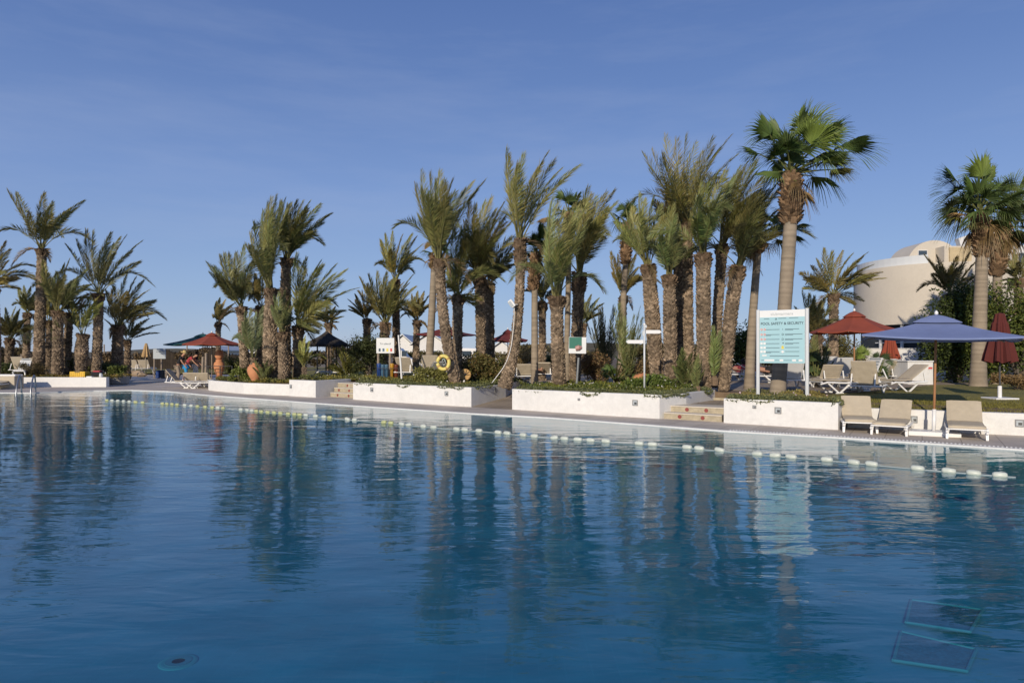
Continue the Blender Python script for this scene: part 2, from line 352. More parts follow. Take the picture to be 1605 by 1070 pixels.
GREENS=[(.175,.185,.075),(.15,.17,.072),(.195,.195,.08),(.155,.175,.088),(.21,.195,.082)]
DEAD=(.24,.17,.09)
NP=[0]
def mesh_axis(tr,Y,zb):
    pts=[];rad=[]
    for i,(u,v,w) in enumerate(tr):
        w=w*.83
        p=W(u,v,Y); 
        if i==0: p[2]=min(zb,p[2])
        pts.append(p); rad.append(w/2/F*Y)
    return A(pts),A(rad)
def date_palm(label,Y,tr,tips,fill=10,zb=.42,hue=None,dead=2,boot=.38,group='date palms growing round the pool',lw=None,ll=None,wind=.17,nl=88,dark=1.0,stubcol=None,name='date_palm',fan=1.0,stub=None):
    """tr=[(u,v,width px)...] base->crown, tips=[(u,v)...] photo positions of frond tips"""
    ax,rad=mesh_axis(tr,Y,zb)
    base=ax[0].copy(); base[2]=zb
    e=empty(name,base,label,'palm tree',group)
    e_loc=base
    crown=ax[-1]; s=Y/F
    tsc=max(.7,min(1.25,Y/22))
    mb=trunk_mesh(ax,rad,stub=(stub or .072)*tsc,out=.035*tsc,boot=boot,col=stubcol or A([.262,.205,.148])*rng.uniform(.85,1.1))
    o=mb.build('trunk',M['trunk'],None,loc=base); o.parent=e; o.location=(0,0,0)
    mb=MB()
    Ls=[math.hypot(u-tr[-1][0],v-tr[-1][1])*s for u,v in tips]; Lm=max(Ls)*1.06
    lw=lw or max(.022,Y*.00108); ll=ll or min(.55,Lm*.17)
    hu=A(A(hue)*1.42 if hue is not None else GREENS[NP[0]%len(GREENS)])*max(dark,.78)*A([1.18,1.13,.86]); NP[0]+=1  # dark paints the shade on a palm into its leaf colour
    allt=[]
    for (u,v),l in zip(tips,Ls):
        dy=rng.choice([-1,1])*math.sqrt(max(0,min(Lm*Lm-l*l,(.75*l)**2)))*rng.uniform(.15,.7)
        allt.append((u,v,dy,1.0))
    us=A([[t[0],t[1]] for t in tips],float); c0=A([tr[-1][0],tr[-1][1]],float)
    angs=np.arctan2(us[:,0]-c0[0],-(us[:,1]-c0[1]))
    for i in range(int(fill*.82)):
        a=rng.uniform(angs.min()-.05,angs.max()+.05)
        k=np.argsort(abs(angs-a))[:2]; l=np.mean(A(Ls)[k])*rng.uniform(.55,.96)
        u=c0[0]+math.sin(a)*l/s; v=c0[1]-math.cos(a)*l/s
        dy=rng.choice([-1,1],p=[.6,.4])*math.sqrt(max(0,Lm*Lm-l*l))*rng.uniform(.5,1)
        allt.append((u,v,dy,.95))
    for (u,v,dy,k) in allt:
        p=W(u,v,Y); p=p+A([0,dy,0])*1.0
        # keep the photo direction while moving in depth
        p[0]=(u-CU)/F*(Y+dy*1.0); p[2]=EYE-(v-HV)/F*(Y+dy*1.0)
        a0=rng.uniform(0,2*PI); st=crown+A([math.cos(a0),math.sin(a0),0])*rad[-1]*.5
        c=hu*rng.uniform(.78,1.28)*A([rng.uniform(.9,1.18),1,rng.uniform(.8,1.1)])
        frond(mb,st,p,c,nl=nl,lw=lw,ll=ll*rng.uniform(.85,1.1),wind=wind,petcol=(.24,.22,.09))
    for i in range(3 if fill>5 else 1):
        a=rng.uniform(0,2*PI); l=Lm*rng.uniform(.55,.8); el=rng.uniform(.15,.6)
        frond(mb,crown,crown+A([math.cos(a)*math.cos(el)+.15,math.sin(a)*math.cos(el),math.sin(el)])*l,hu*rng.uniform(.7,1.0),nl=nl,lw=lw,ll=ll,sag=.45,wind=wind*.5)
    for i in range(dead):
        a=rng.uniform(0,2*PI); l=Lm*rng.uniform(.35,.6)
        p=crown+A([math.cos(a)*l*.7,math.sin(a)*l*.7,-l*.45])
        frond(mb,crown-A([0,0,.15]),p,A(DEAD)*rng.uniform(.6,1.1),nl=int(nl*.6),lw=lw,ll=ll*.7,sag=.5,wind=0)
    o=mb.build('crown',M['frond'],None,loc=base); o.parent=e; o.location=(0,0,0)
    return e

def fan_leaf(mb,P0,H,R,col,K=30,droop=.22,spread=1.9,nrmv=None,fold=.25,dry=.25):
    """petiole P0->H then a pleated fan of radius R continuing that way"""
    P0=A(P0);H=A(H); D=nrm(H-P0)
    mid=(P0+H)/2+UP*.05*np.linalg.norm(H-P0)
    t=np.linspace(0,1,5)
    mb.tube(bez(P0,mid,H,t),np.interp(t,[0,1],[.028,.012]),k=4,cap=False,col=(.17,.18,.06))
    n=A(nrmv) if nrmv is not None else UP+rng.normal(0,.35,3)
    S=nrm(np.cross(D,n)); Nn=np.cross(S,D)
    a=np.linspace(-spread,spread,K)+rng.normal(0,.02,K)
    rr=R*(1-.22*(abs(a)/spread)**2)*rng.uniform(.9,1.06,K)
    da=2*spread/K
    dirv=D[None,:]*np.cos(a)[:,None]+S[None,:]*np.sin(a)[:,None]+Nn[None,:]*(-fold*abs(np.sin(a)))[:,None]*.8
    dirv=nrm(dirv); side=nrm(np.cross(dirv,Nn[None,:]))
    def at(f,dr): return H+dirv*(rr*f)[:,None]-UP*(dr*rr)[:,None]
    dz=rng.uniform(.6,1.5,K)*droop
    secs=[(.02,.0,.012),(.46,.10*dz,R*.46*da*.54),(.75,.45*dz,R*.5*da*.27),(1.0,1.15*dz,.003)]
    V=[]
    for f,dr,w in secs:
        p=at(f,dr*np.ones(K)); V+= [p-side*w, p+side*w]
    V=np.stack(V,1) # K,8,3
    # pleat
    V[:,3]+=Nn*R*.03; V[:,2]-=Nn*R*.03
    b=np.arange(K)[:,None]*8
    q=np.concatenate([b+A([[0,1,3,2]]),b+A([[2,3,5,4]]),b+A([[4,5,7,6]])])
    c=A(col)[None,:]*rng.uniform(.8,1.25,K)[:,None]
    C=np.repeat(c[:,None,:],8,1); C[:,6:,:]=C[:,6:,:]*(1-dry)+A([.30,.23,.11])*dry; C[:,0:2,:]*=1.1
    mb.add(V.reshape(-1,3),q,C.reshape(-1,3))

def fan_palm(label,Y,tr,fans,fill=14,R=.85,pet=.9,zb=.45,boot=1.0,bootw=None,skirt=8,zoff=0,hue=(.085,.125,.035),smooth=True,group='fan palms with smooth trunks',K=30,fillel=(-.35,1.45),name='fan_palm',skirtcol=(.24,.16,.07)):
    ax,rad=mesh_axis(tr,Y,zb); base=ax[0].copy(); base[2]=zb
    e=empty(name,base,label,'palm tree',group)
    mb=smooth_trunk(ax,rad)
    o=mb.build('trunk',M['smooth_trunk'],None,loc=base,smooth=True); o.parent=e; o.location=(0,0,0)
    crown=ax[-1]
    if boot:
        d=nrm(ax[-2]-ax[-1]); r=(bootw/2/F*Y) if bootw else rad[-1]*1.7
        bx=A([crown+d*boot*f for f in (1.0,.8,.45,.1,-.05)]); mb=trunk_mesh(bx,A([.60,.66,.66,.56,.40])*r,stub=.12,out=.10,boot=.0001,col=(.21,.14,.085),bootcol=(.2,.13,.08))
        o=mb.build('leaf_base_collar',M['trunk'],None,loc=base); o.parent=e; o.location=(0,0,0)
    mb=MB()
    for f in fans:
        u,v=f[0],f[1]; rpx=f[2]; dy=f[3] if len(f)>3 else rng.uniform(-.3,.3); colr=f[4] if len(f)>4 else None
        H=W(u,v,Y); H[1]+=dy
        c=A(colr if colr is not None else hue)*rng.uniform(.85,1.2)
        H=crown+(H-crown)*.88
        fan_leaf(mb,crown+rng.normal(0,.05,3),H,rpx/F*Y*1.18,c,K=K+10,nrmv=(f[5]+rng.normal(0,.45,3) if len(f)>5 else None),spread=1.45,droop=.20,fold=.45)
    for i in range(fill):
        a=i*2.39996+.5; el=fillel[0]+(fillel[1]-fillel[0])*((i+.5)/fill)**.8
        Rr=R*rng.uniform(.8,1.1); pp=pet*rng.uniform(.55,.95)
        D=A([math.cos(a)*math.cos(el),math.sin(a)*math.cos(el),math.sin(el)])
        c=A(hue)*rng.uniform(.75,1.25)*(A([1.5,1.05,.9]) if el<-.05 else 1)
        fan_leaf(mb,crown+rng.normal(0,.05,3)+UP*.1,crown+D*pp+A([.12,0,.05]),Rr,c,K=K,droop=.25+.25*(el<0.2),spread=rng.uniform(1.3,1.9))
    for i in range(skirt):
        a=rng.uniform(0,2*PI); el=rng.uniform(-1.3,-.5)
        D=A([math.cos(a)*math.cos(el),math.sin(a)*math.cos(el),math.sin(el)])
        fan_leaf(mb,crown-UP*.1,crown+D*pet*.6,R*.7,A(skirtcol)*rng.uniform(.6,1.3),K=16,droop=.5,spread=.8,dry=.7)
    o=mb.build('crown',M['frond'],None,loc=base); o.parent=e; o.location=(0,0,0)
    return e

# ------------------------------------------------------------------ shrubs
def leaf_cloud(mb,P,size,col,jit=.5,flat=.3,var=.35,hl=None,asp=.5):
    n=len(P)
    D=nrm(rng.normal(0,1,(n,3))*A([1,1,1-flat])+A([0,0,.35])); S=nrm(np.cross(D,rng.normal(0,1,(n,3))))
    L=(size*rng.uniform(.6,1.3,n))[:,None]; w=L*asp*.5
    V=np.stack([P,P+D*L*.5-S*w,P+D*L,P+D*L*.5+S*w],1)
    c=A(col)[None,:]*rng.uniform(1-var,1+var,n)[:,None]
    if hl is not None:
        k=rng.random(n)<hl[1]; c[k]=A(hl[0])*rng.uniform(.7,1.2,k.sum())[:,None]
    mb.add(V.reshape(-1,3),np.arange(n*4).reshape(-1,4),np.repeat(c,4,0))
def shrub(name,label,c,size,col,n=2500,leaf=.09,clumps=9,cat='shrub',group=None,hl=None,stems=6,asp=.5,base=None,flowers=None,loose=.45):
    """c = ground centre, size = (rx,ry,h)"""
    c=A(c,float); rx,ry,h=size
    e=empty(name,c,label,cat,group)
    mb=MB(); 
    for i in range(stems):
        a=rng.uniform(0,2*PI); q=A([math.cos(a)*rx*rng.uniform(.2,.7),math.sin(a)*ry*rng.uniform(.2,.7),h*rng.uniform(.5,.85)])
        mid=q*A([.35,.35,.5]); t=np.linspace(0,1,5)
        mb.tube(bez(A([0,0,0.]),mid,q,t),np.interp(t,[0,1],[.03,.008])*max(1,h/1.5),k=5,cap=False)
    o=mb.build('branches',M['twig']); o.parent=e
    mb=MB(); cen=[]
    for i in range(clumps):
        a=rng.uniform(0,2*PI); rr=math.sqrt(rng.random()); z=rng.uniform(.25,.85)
        k=math.sqrt(max(.1,1-(z-.3)**2*1.2))
        cen.append([math.cos(a)*rr*rx*.75*k,math.sin(a)*rr*ry*.75*k,h*z])
    cen=A(cen); k=rng.integers(0,clumps,n)
    cr=rng.uniform(min(.25,loose*.6),loose,clumps)
    d=nrm(rng.normal(0,1,(n,3)))*(rng.random(n)**.45)[:,None]*cr[k][:,None]*A([rx,ry,h*.75])
    P=cen[k]+d; P[:,2]=np.clip(P[:,2],.02,None)
    cc=A(col)*A([1.35,1.22,1.1])
    for j in range(clumps):
        s_=k==j
        leaf_cloud(mb,P[s_],leaf,cc*rng.uniform(.75,1.25),hl=hl,asp=asp)
    if flowers is not None:
        m=flowers[1]; kk=rng.integers(0,n,m); leaf_cloud(mb,P[kk]+A([0,-.03,.03]),leaf*.7,flowers[0],asp=.9)
    o=mb.build('foliage',M['leaf']); o.parent=e
    return e
def low_palm(label,base,tips,Y,hue=(.14,.17,.05),name='young_palm',group='young palms low among the trunks',ll=None,nl=34,fill=6):
    """a stemless young palm; tips in photo positions"""
    base=A(base,float); e=empty(name,base,label,'young palm',group)
    mb=MB(); s=Y/F; bu=CU+base[0]/base[1]*F; bv=HV+(EYE-base[2])/base[1]*F
    T=list(tips); mx=max(math.hypot(u-bu,v-bv) for u,v in tips)
    for i in range(fill):
        a=T[rng.integers(0,len(tips))]; b=T[rng.integers(0,len(tips))]; f=rng.random()
        T.append(((a[0]*f+b[0]*(1-f)),(a[1]*f+b[1]*(1-f))+rng.uniform(0,.25)*mx))
    for u,v in T:
        p=W(u,v,Y)+A([0,rng.uniform(-.4,.25),0]); L=np.linalg.norm(p-base)
        frond(mb,base,p,A(hue)*rng.uniform(.75,1.3),nl=nl,lw=max(.026,Y*.0014),ll=ll or min(.4,L*.22),wind=.05)
    o=mb.build('fronds',M['frond'],None,loc=base); o.parent=e; o.location=(0,0,0)
    o2=MB().tube([[0,0,-.05],[0,0,.12],[0,0,.22]],[.09,.11,.05],k=8,col=(.2,.14,.09)).build('stump',M['trunk']); o2.parent=e
    return e
S_=shrub
# ------------------------------------------------------------------ ground, pool, walls
# far pool edge, left to right (measured on the deck)
EDGE=[(-60,27.6),(-30,27.6),(-19.4,27.6),(-17.9,29.2),(-16.5,29.6),(-14.4,28.6),(-11.4,25.8),(-9.6,24.4),(-6.1,21.6),(-1.07,17.95),(.9,16.75),(3.05,14.98),(4.35,13.85),(5.98,12.85),(7.5,11.76),(8.35,11.1),(16,5.2),(24,-1.0)]
NEAR_Y=1.75
pool_poly=EDGE[:-1]+[(20.2,NEAR_Y),(-60,NEAR_Y)]
def outset(e,d):
    P=A(e,float); T=np.gradient(P,axis=0); T=nrm(T); N_=np.c_[-T[:,1],T[:,0]]; return P+N_*d
def strip_sheet(name,lo,hi,zlo,zhi,m,kind='structure'):
    n=len(lo); V=np.vstack([np.c_[lo,np.broadcast_to(zlo,(n,))],np.c_[hi,np.broadcast_to(zhi,(n,))]])
    q=A([[i,i+1,i+1+n,i+n] for i in range(n-1)]); o=MB().add(V,q).build(name,m); tag(o,kind=kind); return o
E=A(EDGE[:-1]+[(20.2,NEAR_Y)],float)
# ground: one sheet out to the horizon round the pool
mb=MB(); n=len(E); far=np.c_[E[:,0]*1.0,np.full(n,900.)]
far[:,0]=np.linspace(-900,900,n)
V=np.vstack([np.c_[E,np.full(n,-.006)],np.c_[far,np.full(n,-.006)]])
mb.add(V,A([[i,i+1,i+1+n,i+n] for i in range(n-1)]))
mb.add([[-60,NEAR_Y,-.006],[20.2,NEAR_Y,-.006],[900,-60,-.006],[-900,-60,-.006],[-900,900,-.006],[-60,27.6,-.006],[900,900,-.006]],[A([[3,2,1,0]]),A([[3,0,5,4]]),A([[1,2,6]])])
o=tag(mb.build('ground',M['ground']),kind='structure')
# deck: paved sheet 4 mm above
deckfar=A([(-60,60),(-40,60),(-28,60),(-24,60),(-20,60),(-17,60),(-10.5,50),(-8,34),(-3,28.5),(1,24.5),(3,22),(5,21),(6.2,19),(7.8,17),(9.5,15.5),(11,14),(20,7.2),(26,NEAR_Y)],float)
strip_sheet('pool_deck',E,deckfar[:len(E)] if len(deckfar)>=len(E) else deckfar,0,0,M['deck'])
o=MB().add([[-60,-14,0],[20.2,-14,0],[20.2,NEAR_Y,0],[-60,NEAR_Y,0]],A([[0,1,2,3]])).build('near_deck',M['deck']); tag(o,kind='structure')
# coping lip, overflow channel, basin
ZW=-.022
mb=MB(); lip=outset(E,.10); lipo=outset(E,.0); ni=len(E)
mb.add(np.vstack([np.c_[lipo,np.full(ni,.006)],np.c_[lip,np.full(ni,.006)]]),A([[i,i+1,i+1+ni,i+ni] for i in range(ni-1)]))
o=mb.build('pool_coping',M['plaster']); tag(o,kind='structure')
# slotted overflow grate on the right-hand part
mb=MB(); P0=A([4.4,13.85]);
i0=12
path=E[i0:16]; cum=np.concatenate([[0],np.cumsum(np.linalg.norm(np.diff(path,axis=0),axis=1))])
for s_ in np.arange(.05,cum[-1],.06):
    p=A([np.interp(s_,cum,path[:,0]),np.interp(s_,cum,path[:,1])]); q=A([np.interp(s_+.02,cum,path[:,0]),np.interp(s_+.02,cum,path[:,1])]); rz=math.atan2(*(q-p)[::-1])
    nn=A([-math.sin(rz),math.cos(rz)]); c=p+nn*.14
    mb.box((c[0],c[1],.009),(.026,.075,.008),rz=rz)
tag(mb.build('overflow_grate',M['wplastic']),'slotted white overflow grate along the pool edge beneath the loungers','drain grate')
# basin
mb=MB(); n=len(pool_poly); PP=A(pool_poly,float)
ne=len(E)-1; Ee=E[:ne]; rows=[(Ee,0.0),(Ee,-.30)]
for dd,zz in ((1.2,-.62),(2.6,-.95),(4.2,-1.22),(6.0,-1.37),(7.5,-1.4)): rows.append((np.c_[Ee[:,0],np.maximum(NEAR_Y+.6,Ee[:,1]-dd)],zz))
En=np.c_[Ee[:,0],np.full(ne,NEAR_Y)]; rows+=[(En,-1.4),(En,0.0)]
def rowmesh(mb,rows):
    V=np.vstack([np.c_[r,np.full(ne,z)] for r,z in rows])
    return mb.add(V,A([[i+k*ne,i+(k+1)*ne,i+1+(k+1)*ne,i+1+k*ne] for k in range(len(rows)-1) for i in range(ne-1)]))
tag(rowmesh(rowmesh(MB(),rows[:2]),rows[-2:]).build('pool_wall',M['pool_tile']),kind='structure')
rowmesh(mb,rows[1:-1])
tag(mb.build('pool_floor',M['pool_tile'],smooth=True),kind='structure')
mb=MB(); Pi=outset(E,-.012); mb.add(np.vstack([np.c_[Pi,np.full(ni,-.03)],np.c_[Pi,np.full(ni,.004)],np.c_[E,np.full(ni,.004)]]),A([[i,i+1,i+1+ni,i+ni] for i in range(ni-1)]+[[i+ni,i+1+ni,i+1+2*ni,i+2*ni] for i in range(ni-1)]))
tag(mb.build('waterline_tiles',M['plaster']),kind='structure')
# water sheet
mb=MB(); tri=A(tessellate_polygon([[Vector((p[0],p[1],0)) for p in PP]])); V=np.c_[PP,np.full(n,ZW)]
t=[]
for a,b,c in tri:
    cr=(PP[b][0]-PP[a][0])*(PP[c][1]-PP[a][1])-(PP[b][1]-PP[a][1])*(PP[c][0]-PP[a][0]); t.append((a,b,c) if cr>0 else (a,c,b))
tag(MB().add(V,A(t)).build('water',M['water']),kind='structure')
# floor fittings under water
e=empty('floor_drain',(-3.2,6.55,-1.4),'round pale drain cover on the pool floor','drain')
o=MB().lathe((0,0,0),[(0.02,.010),(.15,.010),(.17,.006),(.18,0)],k=28).build('cover',mat('drain_cover',(.022,.22,.26),.8)); o.parent=e
o=MB().lathe((0,0,.010),[(.06,0),(.06,.004),(.12,.004),(.12,0)],k=24).build('grate_ring',mat('drain_ring',(.03,.17,.22),.7)); o.parent=e
mgr=mat('dark_blue_grid',(.012,.12,.17),.8,noise=(30,.6,1.3))
for k,(u0,v0,u1,v1,u2,v2,u3,v3,lb) in enumerate([(1420,982,1520,997,1540,962,1428,946,'dark blue grid panel on the pool floor, further of the two from the camera'),(1400,1035,1515,1052,1530,1018,1412,990,'dark blue grid panel on the pool floor, nearer of the two to the camera')]):
    P=[G(u,v,-1.38)[:2] for u,v in ((u0,v0),(u1,v1),(u2,v2),(u3,v3))]; c=np.mean(P,axis=0)
    e=empty('floor_panel',(c[0],c[1],-1.398+(.055 if k==0 else .012)),lb,'floor panel','grid panels sunk on the pool floor')
    o=MB().prism(A(P)-c,0,.012).build('plate',mgr); o.parent=e
    mb=MB()
    for j in range(4):
        a=A(P[j])-c; b=A(P[(j+1)%4])-c; mb.tube([[a[0],a[1],.012],[b[0],b[1],.012]],.016,k=6)
    o=mb.build('rim',mat('grid_rim',(.018,.19,.23),.8)); o.parent=e

# garden terraces (one raised sheet with cut-outs for the steps and the ramp)
ZG=.42
garden=[(-13.0,29.35,.40),(-10.5,26.75,.42),(-8.28,25.5,.44),(-8.25,25.45,.56),(-7.05,24.55,.56),(-6.3,26.2,.50),(-4.9,25.4,.5),(-5.42,23.45,.54),(-3.4,21.75,.54),(-1.22,20.15,.54),(-.25,22.0,.54),(.5,26.5,.5),(2.6,25.4,.5),(1.2,21.5,.53),(.02,19.25,.53),(1.8,17.75,.54),(3.5,16.45,.54),(4.3,17.1,.54),(5.55,18.8,.52),(6.3,18.3,.5),(5.5,16.7,.5),(4.82,15.5,.5),(5.85,14.74,.5),(6.66,14.12,.5),(7.22,14.98,.42),(8.2,13.98,.28),(9.75,13.08,.28),(14,10.2,.28),(30,-1.0,.28),(60,20,.38),(90,140,.5),(-20,140,.5),(-15,60,.45),(-14.6,40,.42)]
mb=MB(); mb.prism([(x,y) for x,y,z in garden],-.2,[z for x,y,z in garden])
tag(mb.build('garden_ground',M['soil']),kind='structure')
# lawns
def sheet(name,poly,z,m,kind='structure'):
    o=MB().prism(poly,[zz-.02 for zz in (z if np.ndim(z) else [z]*len(poly))],z).build(name,m); return tag(o,kind=kind)
sheet('lawn',[(7.3,14.72),(8.25,14.05),(9.8,13.13),(14,10.3),(26,2),(40,18),(30,26),(14,22.5),(9.4,18.2),(7.6,16.9)],[.44,.41,.41,.41,.41,.54,.545,.545,.545,.545],M['lawn'])
sheet('lawn_far',[(-12.2,31),(-8.5,27.5),(-5.5,28.0),(-3.5,33),(-4,48),(-13,48)],.52,M['lawn'])
sheet('lawn_left',[(-60,52),(-15.6,52),(-15.6,75),(-60,75)],.12,M['lawn'])
# upper paved terrace
sheet('terrace',[(.4,26.3),(2.6,25.3),(5.4,23.8),(6.2,20.2),(6.6,18.7),(7.6,17.9),(9.2,18.8),(13.8,22.7),(22,27),(24,33),(-2,38),(-3,30)],.526,M['path'])
# ramp between the two planters
o=MB().add([[-1.22,20.1,.006],[0.02,19.2,.006],[2.65,25.5,.53],[.45,26.6,.53]],A([[0,1,2,3]])).build('ramp',M['path']); tag(o,kind='structure')

def wall_run(mb,pts,top,th=.2,z0=-.02):
    """pts=[(x,y)...] front face line; thickness away from the pool"""
    P=A(pts,float); Q=P.copy(); n=len(P)
    for i in range(n):
        a=P[max(i-1,0)]; b=P[min(i+1,n-1)]
        if 0<i<n-1:
            d1=nrm(P[i]-a); d2=nrm(b-P[i]); n1=A([-d1[1],d1[0]]); n2=A([-d2[1],d2[0]]); m=n1+n2; m=m/(m@m)*2; m=m*.5*2/ (1) if False else (n1+n2)/(1+n1@n2)
            Q[i]=P[i]+m*th
        else:
            d=nrm(b-a); Q[i]=P[i]+A([-d[1],d[0]])*th
    top=np.broadcast_to(top,(n,))
    V=np.vstack([np.c_[P,np.full(n,z0)],np.c_[P,top],np.c_[Q,top],np.c_[Q,np.full(n,z0)]])
    q=[]
    for k in range(3):
        q+=[[i+k*n,i+1+k*n,i+1+(k+1)*n,i+(k+1)*n] for i in range(n-1)]
    q+=[[0,n,2*n,3*n],[n-1,4*n-1,3*n-1,2*n-1]]
    mb.add(V,A(q)); return mb
def bevel(o,w=.015,s=2):
    b=o.modifiers.new('bevel','BEVEL'); b.width=w; b.segments=s; b.limit_method='ANGLE'; return o
def wall_light(parent,u,v,Y,rz,w=.13,h=.13,org=(0,0,0)):
    p=W(u,v,Y)-A(org)
    mb=MB(); f=.018
    for dx,dz,sx,sz in ((0,h/2-f/2,w,f),(0,-h/2+f/2,w,f),(-w/2+f/2,0,f,h-2*f),(w/2-f/2,0,f,h-2*f)):
        c=A([dx*math.cos(rz),dx*math.sin(rz),dz])+p; mb.box(c,(sx,.03,sz),rz=rz)
    o=mb.build('light_frame',M['lightbox']); o.parent=parent
    g=MB().box(p,(w-2*f,.012,h-2*f),rz=rz).build('louver',M['inkgrey']); g.parent=o
    mb=MB(); mb.box(p+A([0.008*math.cos(rz),-.009,-.012]),(w*.42,.016,h*.35),rz=rz); o3=mb.build('lamp_slot',M['dark']); o3.parent=o
WALLS={}
def wall_thing(key,label,pts,top,th=.2,lights=()):
    c=A(pts[0]); e=empty('planter_wall',(c[0],c[1],0),label,'low wall','white planter walls round the pool')
    mb=wall_run(MB(),[(x-c[0],y-c[1]) for x,y in pts],top,th)
    o=mb.build('wall',M['plaster']); o.parent=e; bevel(o,.012)
    for (u,v,*sz) in lights:
        # find the point on the wall line seen at u
        best=None
        for (x0,y0),(x1,y1) in zip(pts[:-1],pts[1:]):
            k=(u-CU)/F; den=(x1-x0)-k*(y1-y0)
            if abs(den)<1e-9: continue
            t=(k*y0-x0)/den
            if -.02<=t<=1.02: best=(y0+t*(y1-y0),math.atan2(y1-y0,x1-x0)); break
        if best: wall_light(e,u,v,best[0]-.004,best[1],*(sz or (.14,.14)),org=(c[0],c[1],0))
    return e
wall_thing('A','long low white wall on the left beyond the ladder, under the tall palms',[(-40,32.3),(-24.0,32.3),(-19.2,32.3)],.46,.25)
wall_thing('B','lower white planter wall in front of the big clay jar',[(-14.6,40),(-13.35,30.0),(-12.97,29.25),(-10.5,26.7),(-8.3,25.5)],.43,.2,[(367,604.5,.10,.16)])
wall_thing('B2','white wall at the left of the far tiled steps',[(-8.3,25.42),(-7.05,24.5),(-6.6,25.4),(-6.2,26.3)],.60,.2,[(456,605.5,.12,.14)])
wall_thing('C','long white planter wall under the recycling board and the yellow ring',[(-5.45,25.6),(-5.45,23.4),(-3.4,21.72),(-1.2,20.08),(-.2,21.9),(.55,26.4)],.575,.2,[(583,610.5),(700,616.5),(776,611.0,.05,.14)])
wall_thing('D','white planter wall under the arrow signpost',[(1.3,21.6),(0,19.2),(1.8,17.7),(3.54,16.4),(4.35,17.05),(5.6,18.8)],.575,.2,[(831,622.5),(907.5,625.7,.07,.06),(995.5,631)])
wall_thing('E','white planter wall under the large pool rules board',[(5.4,16.7),(4.79,15.45),(5.85,14.65),(6.69,14.0),(7.33,14.92)],.55,.2,[(1182.5,637.5,.08,.07),(1219.5,643.0,.14,.14)])
wall_thing('F','white lawn edging wall behind the poolside loungers',[(7.12,14.5),(8.17,13.88),(9.75,13.0),(14,10.15),(30,-1.2)],.42,.2,[(1433,657,.12,.14),(1598,663,.14,.14)])
# steps
def steps(label,a,b,dirv,n,rise,run,dots):
    a=A(a,float);b=A(b,float);d=nrm(A(dirv,float)); L=np.linalg.norm(b-a); t=nrm(b-a); rz=math.atan2(t[1],t[0])
    e=empty('tiled_steps',(a[0],a[1],0),label,'steps','tiled steps up from the pool deck')
    for i in range(n):
        mb=MB(); q0=d*run*i; poly=[q0,(b-a)+q0,(b-a)+d*run*(n+1.2),d*run*(n+1.2)]
        mb.prism(poly,rise*i-.01,rise*(i+1)-.02); 
        o=mb.build('step',M['steptile']); o.parent=e
        q1=q0-d*.02; poly=[q1,(b-a)+q1,(b-a)+d*run*(n+1.2),d*run*(n+1.2)]
        o2=MB().prism(poly,rise*(i+1)-.02,rise*(i+1)+.004).build('tread',M['plaster_b']); o2.parent=o
        for f in dots[i]:
            mb=MB(); c=(b-a)*f+q0-A([-t[1],t[0]])*.004; N_=A([-t[1],t[0]])
            k=14; ang=np.arange(k)/k*2*PI
            ring=np.stack([c[0]+t[0]*np.cos(ang)*.048,c[1]+t[1]*np.cos(ang)*.048,rise*(i+.46)+np.sin(ang)*.046],-1)
            fr=ring-np.r_[N_,0]*.004
            mb.add(np.vstack([ring,fr]),[np.arange(k)[::-1][None,:]+k,A([[j,(j+1)%k,(j+1)%k+k,j+k] for j in range(k)])])
            o3=mb.build('red_disc',M['red']); o3.parent=o
    return e
sheet('landing',[(4.1,16.95),(5.2,16.2),(5.6,16.9),(6.4,18.3),(5.7,18.85)],.298,M['path'])
sheet('planting_bed',[(-60,32.5),(-19.4,32.5),(-21.3,36),(-22,38),(-60,40)],.41,M['soil'])
steps('two tiled steps with red discs between the arrow signpost planter and the pool rules planter',(3.66,16.42),(4.80,15.62),(.42,.9),2,.15,.34,[(.28,.68),(.36,.70)])
steps('far tiled steps with red discs beside the recycling board planter',(-6.62,24.9),(-5.52,24.0),(.15,.98),3,.16,.34,[(.3,.75),(.2,.62),(.4,)])
# small landing above the right steps
e=empty('step_block',(5.75,18.35,.3),'short cream step block at the top of the right tiled steps','step')
o=MB().prism([(-.55,.6),(.35,-.1),(.75,.5),(-.2,1.1)],-.32,.06).build('lower_block',M['steptile']); o.parent=e
o=MB().prism([(-.45,.9),(-.1,.62),(.3,1.1),(-.1,1.4)],.05,.28).build('upper_block',M['plaster_b']); o.parent=e
# round planter at the left
e=empty('round_planter',(-20.45,35.3,0),'round grey concrete planter at the end of the left wall','planter')
o=MB().lathe((0,0,0),[(.50,0),(.58,.05),(.62,.42),(.55,.42),(.52,.36)],k=36).build('bowl',M['concrete'],smooth=False); o.parent=e
# ------------------------------------------------------------------ the date palms, left to right
D=date_palm
GL='date palms on the left bank'; GM='date palms of the big left clump'; GC='date palms in the middle'; GR='date palms of the right clump'
